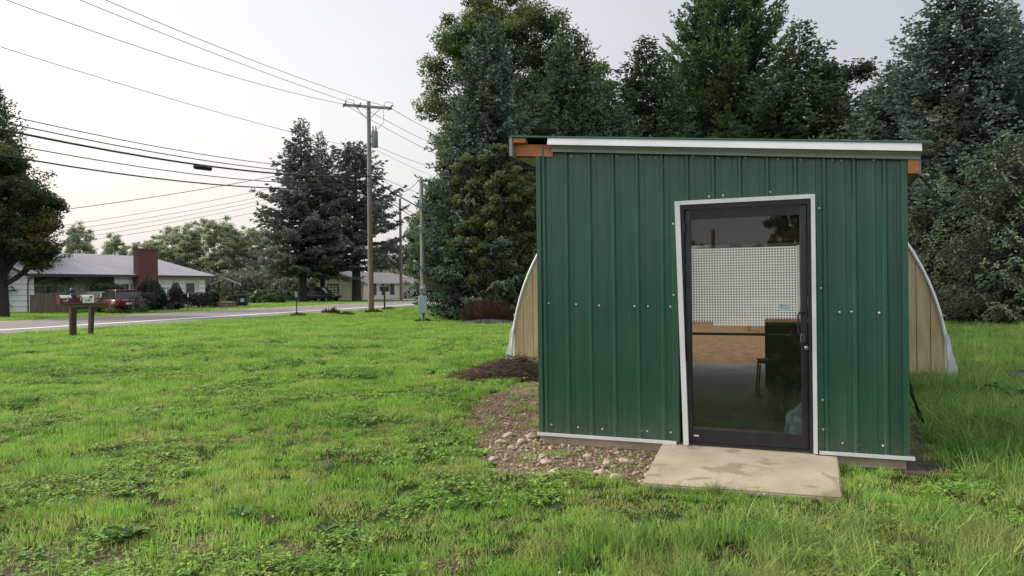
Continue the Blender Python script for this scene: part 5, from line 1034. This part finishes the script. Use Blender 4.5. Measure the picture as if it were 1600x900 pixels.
# ------------------------------------------------------------------ grass, pebbles, brush: stuff placed with geometry nodes
def blade_mat(name, lo, hi, dry, tr=.42, dryamt=.5):
    m, n, out = nt(name); P = N(n, 'ShaderNodeNewGeometry').outputs['Position']; oi = N(n, 'ShaderNodeObjectInfo')
    f = mth(n, 'ADD', mth(n, 'MULTIPLY', noise(n, .55, 5, .6), .75), mth(n, 'MULTIPLY', oi.outputs['Random'], .25)); r = ramp(n, [(.30, lo), (.62, hi)]); n.links.new(f, r.inputs[0])
    sx = N(n, 'ShaderNodeSeparateXYZ'); n.links.new(P, sx.inputs[0]); near = N(n, 'ShaderNodeMapRange', i_From_Min=7.5, i_From_Max=4.2); n.links.new(sx.outputs[1], near.inputs[0])
    fd = mth(n, 'ADD', noise(n, 1.1, 5, .65), mth(n, 'MULTIPLY', near.outputs[0], .06)); rd = ramp(n, [(.51, (0,)*3), (.68, (dryamt*1.25,)*3)]); n.links.new(fd, rd.inputs[0]); col = mixc(n, r.outputs[0], dry, rd.outputs[0])
    a = N(n, 'ShaderNodeAttribute', attribute_name='tip'); r2 = ramp(n, [(0, (.5, .5, .45)), (1, (1.4, 1.35, 1.4))]); n.links.new(a.outputs['Fac'], r2.inputs[0]); col = mixc(n, col, r2.outputs[0], 1.0, 'MULTIPLY')
    d = N(n, 'ShaderNodeBsdfPrincipled', i_Roughness=.6); d.inputs['Specular IOR Level'].default_value = .22; t = N(n, 'ShaderNodeBsdfTranslucent'); mx = N(n, 'ShaderNodeMixShader', i_0=tr)
    n.links.new(col, d.inputs['Base Color']); n.links.new(col, t.inputs['Color']); n.links.new(d.outputs[0], mx.inputs[1]); n.links.new(t.outputs[0], mx.inputs[2]); n.links.new(mx.outputs[0], out.inputs[0]); return m
M_BLADE = blade_mat('lawn_blade', (.165, .35, .05), (.39, .64, .13), (.52, .47, .19))
M_LONG = blade_mat('long_blade', (.14, .29, .05), (.37, .56, .15), (.42, .40, .18))
M_CLOVER = blade_mat('clover_leaf', (.14, .31, .045), (.32, .54, .10), (.32, .38, .11), .3, .3)
M_THATCH = blade_mat('thatch_blade', (.34, .27, .13), (.48, .40, .2), (.5, .42, .24), .3)
def blades(name, n, rad, h0, h1, wd, m, seed, bend=.5, lean=.35, seg=3):
    rng = np.random.default_rng(seed); V = []; F = []; T = []
    for i in range(n):
        th = rng.uniform(0, 6.28); r = rad*rng.uniform(0, 1)**.5; x, y = r*math.cos(th), r*math.sin(th); h = rng.uniform(h0, h1); az = rng.uniform(0, 6.28); ln = rng.normal(0, lean); b = rng.uniform(.2, 1)*bend; w = wd*rng.uniform(.7, 1.3)
        fa = rng.uniform(0, 6.28); wx, wy = math.cos(fa)*w, math.sin(fa)*w; o = len(V); tp = rng.uniform(0, 1)
        for k in range(seg+1):
            t = k/seg; off = h*(ln*t+b*t*t); px, py, pz = x+math.cos(az)*off, y+math.sin(az)*off, h*(t-.35*b*t*t); q = (1-t**1.5) if k < seg else .08
            V += [(px-wx*q, py-wy*q, pz), (px+wx*q, py+wy*q, pz)]
            if k: a = o+2*(k-1); F.append((a, a+1, a+3, a+2)); T.append(tp)
    return npmesh(name, V, F, m, T)
def clover(name, n, rad, h0, h1, s, m, seed):
    rng = np.random.default_rng(seed); V = []; F = []; T = []
    for i in range(n):
        th = rng.uniform(0, 6.28); r = rad*rng.uniform(0, 1)**.5; c = np.array([r*math.cos(th), r*math.sin(th), rng.uniform(h0, h1)]); a0 = rng.uniform(0, 6.28); tilt = rng.normal(0, .3, 2); tp = rng.uniform(0, 1)
        for k in range(3):
            a = a0+k*2.094; d = np.array([math.cos(a), math.sin(a), tilt[0]*math.cos(a)+tilt[1]*math.sin(a)]); e = np.array([-math.sin(a), math.cos(a), -tilt[0]*math.sin(a)+tilt[1]*math.cos(a)]); o = len(V); ss = s*rng.uniform(.7, 1.2)
            V += [c, c+d*ss*.6+e*ss*.5, c+d*ss*1.1, c+d*ss*.6-e*ss*.5]; F.append((o, o+1, o+2, o+3)); T.append(tp)
    return npmesh(name, V, F, m, T)
def proto_col(name, meshes):
    c = bpy.data.collections.new(name)
    for i, me in enumerate(meshes): c.objects.link(bpy.data.objects.new('%s_%02d' % (name, i), me))
    return c
def scatter(name, pcol, pts, rots, scl, idx, label, cat):
    me = bpy.data.meshes.new(name); me.vertices.add(len(pts)); me.vertices.foreach_set('co', np.asarray(pts, np.float32).ravel())
    for an, ty, dat in (('rot', 'FLOAT_VECTOR', rots), ('scl', 'FLOAT_VECTOR', scl), ('idx', 'INT', idx)):
        a = me.attributes.new(an, ty, 'POINT'); a.data.foreach_set('vector' if ty == 'FLOAT_VECTOR' else 'value', np.asarray(dat, np.int32 if ty == 'INT' else np.float32).ravel())
    me.update(); o = link(name, me, label=label, cat=cat, kind='stuff')
    ng = bpy.data.node_groups.new(name, 'GeometryNodeTree'); ng.interface.new_socket('Geometry', in_out='INPUT', socket_type='NodeSocketGeometry'); ng.interface.new_socket('Geometry', in_out='OUTPUT', socket_type='NodeSocketGeometry')
    gi = ng.nodes.new('NodeGroupInput'); go = ng.nodes.new('NodeGroupOutput'); ip_ = ng.nodes.new('GeometryNodeInstanceOnPoints'); ci = ng.nodes.new('GeometryNodeCollectionInfo')
    ci.inputs['Collection'].default_value = pcol; ci.inputs['Separate Children'].default_value = True; ci.inputs['Reset Children'].default_value = True; ip_.inputs['Pick Instance'].default_value = True
    def attr(nm, ty): x = ng.nodes.new('GeometryNodeInputNamedAttribute'); x.data_type = ty; x.inputs['Name'].default_value = nm; return x.outputs[0]
    ng.links.new(gi.outputs[0], ip_.inputs['Points']); ng.links.new(ci.outputs[0], ip_.inputs['Instance']); ng.links.new(attr('idx', 'INT'), ip_.inputs['Instance Index'])
    e2r = ng.nodes.new('FunctionNodeEulerToRotation'); ng.links.new(attr('rot', 'FLOAT_VECTOR'), e2r.inputs[0]); ng.links.new(e2r.outputs[0], ip_.inputs['Rotation']); ng.links.new(attr('scl', 'FLOAT_VECTOR'), ip_.inputs['Scale'])
    ng.links.new(ip_.outputs[0], go.inputs[0]); md = o.modifiers.new('scatter', 'NODES'); md.node_group = ng; return o
slab_b = SLAB; ghq = [GH_L+SE*a+SD*b for a, b in ((-.12, -.05), (GW+.12, -.05), (GW+.12, GLEN), (-.12, GLEN))]; ghq = [q[:] for q in ghq]
shq = [(SH_O+SE*a+SD*b)[:] for a, b in ((-.02, -.04), (W+.04, -.04), (W+.04, 7.6), (-.02, 7.6))]
DIRT = [p[:] for p in dp]
def where_grass(x, y):
    """0: none, 1: full"""
    if inpoly(x, y, slab_b) or inpoly(x, y, ghq) or inpoly(x, y, shq): return 0
    e = edge_noise(x, y)
    a, c = road_uv(x, y)
    if -8.2-.5 < c < 3.2+e*3: return 0
    if inpoly(x+e, y+e, GRAVEL): return .07
    if inpoly(x+e*.6, y, DIRT): return .15
    for sgn in (1,):
        if inpoly(x, y, [(SH_O+SE*a_+SD*b_)[:] for a_, b_ in ((2.95, -.5), (3.35, -.5), (3.35, 0), (2.95, 0))]): return .35
    return 1
lawnproto = proto_col('lawn_clump', [blades('lawn_clump', 46, .085, .03, .075, .0026, M_BLADE, s) for s in range(4)]+[clover('clover_clump', 26, .085, .02, .05, .013, M_CLOVER, s) for s in (11, 12)]
    +[blades('long_clump', 34, .07, .09, .22, .0033, M_LONG, 20+s, .8, .3, 4) for s in range(3)]
    +[blades('thatch_clump', 24, .10, .04, .10, .0022, M_THATCH, 31, 1.2, .9, 3)])
pts, rots, scls, idxs = [], [], [], []
def hw(y, pad=.4): return y*.70+pad
rg = random.Random(3)
def add_pt(x, y, k, s, sz=None): pts.append((x, y, 0)); rots.append((rg.uniform(-.08, .08), rg.uniform(-.08, .08), rg.uniform(0, 6.28))); scls.append((s, s, sz or s)); idxs.append(k)
def longness(x, y):
    """how rank the grass is: right foreground and beside the shed"""
    d, c = shed_uv(x, y); v = 0
    if x > .1 and y < 5.6: v = min(1, max(0, (x-.1)/1.2))*min(1, max(0, (4.95-y)/.5))*(.75 if x > 1.2 else .6)
    if d > W+.25: v = max(v, min(1, (d-W-.25)/.6)*(.95 if c < 5.5 else .35))
    return v
y = 2.9
bands = [(2.9, 5, 150), (5, 7.5, 125), (7.5, 11, 90), (11, 16, 58), (16, 24, 34)]
for y0_, y1_, dn in bands:
    A_ = (y1_-y0_)*(hw(y0_)+hw(y1_)); 
    for _ in range(int(A_*dn)):
        y = rg.uniform(y0_, y1_); x = rg.uniform(-hw(y), hw(y)); wgr = where_grass(x, y)
        if rg.random() > wgr: continue
        thin = pn(x, y, 1.3, 2)+.10*max(0, (7-y)/3) + (.08 if x < -1 else -.1)
        if y < 8 and any(math.hypot(x-bx, y-by) < br_*(1+.5*pn(x, y, 5, 8)) for (bx, by), br_ in BARE) and rg.random() < .6: continue
        if False and thin > .5 and rg.random() < min(.9, (thin-.42)*6): continue
        sc = max(1, (y/7.5)**.5); cl_ = pn(x, y, .8, 30)+.3*pn(x, y, 3, 31); lg = longness(x, y)+.25*pn(x, y, 1.5, 40)*(1 if y < 9 else 0)
        hf = .92+.75*pn(x, y, 1.3, 50)+.45*pn(x, y, 4.5, 51)
        if .8 < x < 2.45 and 4.75 < y < 5.9: hf *= .62; sc *= .85
        if y < 11 and rg.random() < .05+.2*max(0, pn(x, y, 1.0, 90)): add_pt(x, y, 9, sc*rg.uniform(.8, 1.2))
        elif rg.random() < lg*.8: add_pt(x, y, rg.choice((6, 7, 8)), sc*rg.uniform(.7, 1.15)*max(.6, hf))
        elif cl_ > .12 and rg.random() < .72: add_pt(x, y, rg.choice((4, 5)), sc*rg.uniform(.9, 1.3))
        else: add_pt(x, y, rg.randrange(4), sc*rg.uniform(.75, 1.25), sc*rg.uniform(.8, 1.2)*hf)
scatter('lawn_grass', lawnproto, pts, rots, scls, idxs, 'bright green lawn grass and clover covering the yard', 'grass')
# far lawn: coarser clumps out to and beyond the road
farproto = proto_col('far_clump', [blades('far_clump', 60, .42, .05, .13, .009, M_BLADE, 40+s, .5, .4, 2) for s in range(3)])
pts, rots, scls, idxs = [], [], [], []
for y0_, y1_, dn in [(22, 32, 12), (32, 48, 6), (48, 80, 2.4)]:
    for _ in range(int((y1_-y0_)*(hw(y0_)+hw(y1_))*dn)):
        y = rg.uniform(y0_, y1_); x = rg.uniform(-hw(y), hw(y)); 
        if where_grass(x, y) < .5: continue
        add_pt(x, y, rg.randrange(3), max(.8, y/40)*rg.uniform(.8, 1.2), rg.uniform(.6, 1.1))
scatter('far_grass', farproto, pts, rots, scls, idxs, 'mown grass towards and beyond the road', 'grass')
# seed stalks and arching blades in the rank grass at the right
rank = proto_col('rank_clump', [blades('rank_clump', 22, .09, .16, .38, .0042, M_LONG, 60+s, 1.1, .35, 5) for s in range(3)])
pts, rots, scls, idxs = [], [], [], []
for _ in range(5200):
    y = rg.uniform(3.2, 13); x = rg.uniform(-1, hw(y)); 
    if where_grass(x, y) < .5: continue
    d, c = shed_uv(x, y); lg = longness(x, y)*(.5+.9*max(0, pn(x, y, 1.4, 70)+.25))
    if y < 5.7 and x > .3: lg *= .6
    if rg.random() < lg: add_pt(x, y, rg.randrange(3), rg.uniform(.55, 1.0)*(1.25 if d > W+.6 and c > -.4 else .8 if y < 5.7 else 1))
for px in range(1010, 1320, 9):     # fringe over the front edge of the slab
    g = G(px+rg.uniform(-4, 4), 757+(px-1002)*.075+rg.uniform(2, 10)); add_pt(g.x, g.y, rg.randrange(3), rg.uniform(.18, .38))
scatter('rank_grass', rank, pts, rots, scls, idxs, 'long arching unmown grass in the right foreground and beside the shed', 'grass')
# broad leaved weeds
L_WEED = leafmat('weed_leaf', (.05, .13, .02), (.10, .24, .05), .3)
def rosette(px, py, r_, n, label, seed, m=None):
    g = G(px, py); rng = random.Random(seed); mb = MB()
    for i in range(n):
        a = i*2.4+rng.uniform(-.3, .3); l = r_*rng.uniform(.6, 1.1); w_ = l*.17; d = Vector((math.cos(a), math.sin(a), 0)); e = Vector((-d.y, d.x, 0)); up_ = rng.uniform(.6, 1.3); vs = []
        for k in range(6): t = k/5; c = d*(l*t)+Vector((0, 0, l*(up_*t-.6*up_*t*t)+.01)); ww = w_*math.sin(math.pi*min(1, t*.93+.07))**.7; vs += [c-e*ww+Vector((0, 0, .012*r_/.15)), c, c+e*ww+Vector((0, 0, .012*r_/.15))]
        mb.add(vs, [f for k in range(5) for f in ((3*k, 3*k+1, 3*k+4, 3*k+3), (3*k+1, 3*k+2, 3*k+5, 3*k+4))], smooth=True)
    o = mb.build('broadleaf_weed', m or L_WEED, label=label, cat='weed', group='broad leaved weeds in the lawn'); o.location = g; me = o.data; a = me.attributes.new('tip', 'FLOAT', 'FACE'); a.data.foreach_set('value', np.random.default_rng(seed).uniform(.2, 1, len(me.polygons)).astype(np.float32)); return o
rosette(205, 846, .14, 18, 'largest bright green broad leaved weed at the lower left', 1)
rosette(168, 852, .12, 10, 'smaller broad leaved weed touching the left of the largest one', 2)
rosette(380, 812, .11, 10, 'small broad leaved weed in the lower left lawn, right of the bare patch', 3)
rosette(1352, 838, .11, 9, 'broad leaved weed in the long grass below the slab corner', 4)
rosette(1588, 628, .35, 7, 'large pale leaved weed at the right edge in the shaded grass', 5)
rosette(505, 838, .10, 9, 'small broad leaved weed near the bottom, left of the middle', 6)
rosette(60, 880, .10, 9, 'small broad leaved weed in the bottom left corner', 7)
# clover blossoms, pale
pts, rots, scls, idxs = [], [], [], []
bm = bmesh.new(); bmesh.ops.create_icosphere(bm, subdivisions=1, radius=.011); me = bpy.data.meshes.new('blossom'); bm.to_mesh(me); bm.free(); me.materials.append(mat('clover_blossom', (.6, .6, .5), .8))
for _ in range(45):
    y = rg.uniform(3.6, 7); x = rg.uniform(-hw(y), hw(y))
    if where_grass(x, y) > .5 and inpoly(x, y, GRAVEL) is False: pts.append((x, y, rg.uniform(.05, .09))); rots.append((0, 0, rg.uniform(0, 6))); scls.append((.8, .8, .8)); idxs.append(0)
scatter('clover_blossoms', proto_col('blossom', [me]), pts, rots, scls, idxs, 'tiny pale clover blossoms dotted over the near lawn', 'blossoms')
# pebbles
def stone_mesh(name, seed, m, sq=(1, .75, .55), sub=2, rough=.28):
    bm = bmesh.new(); bmesh.ops.create_icosphere(bm, subdivisions=sub, radius=1)
    for v in bm.verts: c = v.co.copy(); f = 1+rough*mnoise.noise(c*1.3+Vector((seed*7.3, 0, 0)))*1.6; v.co = Vector((c.x*sq[0], c.y*sq[1], c.z*sq[2]))*f
    me = bpy.data.meshes.new(name); bm.to_mesh(me); bm.free(); me.polygons.foreach_set('use_smooth', [True]*len(me.polygons)); me.materials.append(m); return me
def stone_mat(nm, cs):
    m, n, out = nt(nm); oi = N(n, 'ShaderNodeObjectInfo'); r = ramp(n, [(i/(len(cs)-1), c) for i, c in enumerate(cs)]); n.links.new(oi.outputs['Random'], r.inputs[0]); r2 = ramp(n, [(.3, (.7,)*3), (.7, (1.15,)*3)]); n.links.new(noise(n, 30, 4, .6), r2.inputs[0])
    b = N(n, 'ShaderNodeBsdfPrincipled', i_Roughness=.85); n.links.new(mixc(n, r.outputs[0], r2.outputs[0], 1.0, 'MULTIPLY'), b.inputs['Base Color']); n.links.new(b.outputs[0], out.inputs[0]); return m
M_STN = stone_mat('pebble', [(.20, .14, .095), (.38, .29, .20), (.28, .21, .15), (.55, .46, .35), (.32, .235, .16)])
peb = proto_col('pebble', [stone_mesh('pebble', i, M_STN, sq=(1, random.uniform(.6, .9), random.uniform(.4, .65)), sub=1) for i in range(5)])
pts, rots, scls, idxs = [], [], [], []
xs = [p[0] for p in GRAVEL]; ys = [p[1] for p in GRAVEL]
for _ in range(16000):
    x, y = rg.uniform(min(xs), max(xs)), rg.uniform(min(ys), max(ys)); e = edge_noise(x, y)
    if not inpoly(x+e, y+e, GRAVEL) or inpoly(x, y, slab_b) or inpoly(x, y, shq): continue
    if y > 7.4 and rg.random() < .45+.1*(y-7.4): continue
    s = rg.choice((.006, .008, .011, .014, .018, .024))*rg.uniform(.7, 1.3); pts.append((x, y, s*.3+.004)); rots.append((rg.uniform(-.4, .4), rg.uniform(-.4, .4), rg.uniform(0, 6.28))); scls.append((s, s, s)); idxs.append(rg.randrange(5))
for _ in range(900):     # crumbs on the slab and in the worn spots
    if rg.random() < .3:
        u, v = rg.random(), rg.random()**2; a_ = Vector(SLAB[0]).lerp(Vector(SLAB[1]), u); b_ = Vector(SLAB[3]).lerp(Vector(SLAB[2]), u); q_ = (b_.lerp(a_, v) if rg.random() < .6 else a_.lerp(b_, v)); t_ = (q_-a_).length/(b_-a_).length; x, y, z, s = q_.x, q_.y, .03+.06*t_+.001, rg.uniform(.0015, .004)
    else:
        (bx, by), br_ = rg.choice(BARE); x, y, z, s = bx+rg.gauss(0, br_*.6), by+rg.gauss(0, br_*.6), .004, rg.choice((.003, .005, .008, .013))*rg.uniform(.7, 1.3)
    pts.append((x, y, z)); rots.append((rg.uniform(-.4, .4), rg.uniform(-.4, .4), rg.uniform(0, 6.28))); scls.append((s, s, s)); idxs.append(rg.randrange(5))
scatter('gravel', peb, pts, rots, scls, idxs, 'small brown and tan pebbles spread beside the shed and step', 'gravel')
rocks = [(978,722,.055,'palest squarish rock in front of the slab corner'),(950,722,.05,'rounded rock just left of the palest squarish rock'),(855,722,.05,'tan rock in the middle of the gravel'),(784,692,.06,'large tan rock at the left of the gravel'),(800,700,.045,'rock touching the right of the large tan rock'),(832,682,.06,'flat rock under the left corner of the shed'),(815,690,.05,'flat brown rock left of the shed corner'),(938,738,.05,'pinkish rock at the grass edge left of the slab'),(962,746,.055,'wide half sunk rock at the grass edge near the slab'),(848,712,.04,'small round rock in the middle of the gravel'),(795,680,.05,'pale rock at the left above the large tan rock'),(865,738,.05,'rock at the lower grass edge of the gravel'),(750,745,.03,'small white stone in the grass left of the gravel'),(770,716,.035,'small grey rock at the left gravel edge'),(918,712,.035,'small brown rock below the white base trim')]
M_ROCK = mat('rock_surface', (.58, .48, .36), .85, (.40, .31, .23), 9, .3, 30)
for i, (px, py, r_, lb) in enumerate(rocks):
    g = G(px, py, .02); me = stone_mesh('rock', 20+i, M_ROCK, (1.1, .85, .6), 3); o = link('rock', me, label=lb, cat='rock', group='larger rocks in the gravel'); o.location = (g.x, g.y, .35*r_); o.scale = (r_,)*3; o.rotation_euler = (.2*math.sin(i), .2*math.cos(i), i*1.3)
# heap of dry grass and straw beside the shed
rng = np.random.default_rng(77); c0 = G(800, 592); n_ = 9000; th = rng.uniform(0, 6.28, n_); r_ = rng.uniform(0, 1, n_)**.6
px_ = c0.x+.05+1.15*r_*np.cos(th)+.02; py_ = c0.y+.15+.58*r_*np.sin(th); pz_ = .01+.40*(1-r_)*rng.uniform(0, 1, n_)
a = nrm(np.stack([rng.normal(0, 1, n_), rng.normal(0, .6, n_), rng.normal(0, .16, n_)], 1)); V, F = rhombi(np.stack([px_, py_, pz_], 1), a, rng.uniform(.08, .32, n_), rng.uniform(.002, .0045, n_), rng)
tip = rng.uniform(0, 1, n_)**1.5; L_STRAW = leafmat('dead_straw', (.045, .025, .016), (.34, .24, .16), .15)
link('dead_grass', npmesh('dead_grass', V, F, L_STRAW, np.tile(tip, 2)), label='dark brown heap of dead grass and stalks against the shed side', cat='dead grass', kind='stuff')
mb = MB()
vs = []; 
for i in range(9):
    for j in range(24): t = j*2*math.pi/24; q = i/8; vs.append((c0.x+.05+1.08*q*math.cos(t), c0.y+.15+.52*q*math.sin(t), .012+.27*(1-q*q)*(1+.5*pn(q*math.cos(t), q*math.sin(t), 4, 2))))
mb.add(vs, [(i*24+j, i*24+(j+1) % 24, (i+1)*24+(j+1) % 24, (i+1)*24+j) for i in range(8) for j in range(24)], smooth=True); mb.build('dead_grass_mound', mat('rotting_straw', (.085, .05, .034), .95, (.03, .018, .012), 14, 1, 40), label='matted rotting base of the dead grass heap by the shed', cat='dead grass', kind='stuff')
# fallen straw over the gravel's upper part and dry thatch at the edges
n_ = 3500; px_ = rng.uniform(min(xs), max(xs), n_); py_ = rng.uniform(6.2, 10.5, n_); keep = np.array([inpoly(px_[i], py_[i], GRAVEL) and (py_[i] > 7.6 or rng.random() < .12) for i in range(n_)]); px_, py_ = px_[keep], py_[keep]; n_ = len(px_)
a = nrm(np.stack([rng.normal(0, 1, n_), rng.normal(0, 1, n_), rng.normal(.05, .08, n_)], 1)); V, F = rhombi(np.stack([px_, py_, np.full(n_, .02)], 1), a, rng.uniform(.04, .16, n_), rng.uniform(.0015, .003, n_), rng)
link('fallen_straw', npmesh('fallen_straw', V, F, leafmat('fallen_straw', (.14, .08, .05), (.42, .30, .2), .15), np.tile(rng.uniform(0, 1, n_), 2)), label='reddish straw scattered over the upper part of the gravel', cat='straw', kind='stuff')
print('instances', sum(len(o.data.vertices) for o in bpy.data.objects if o.modifiers))
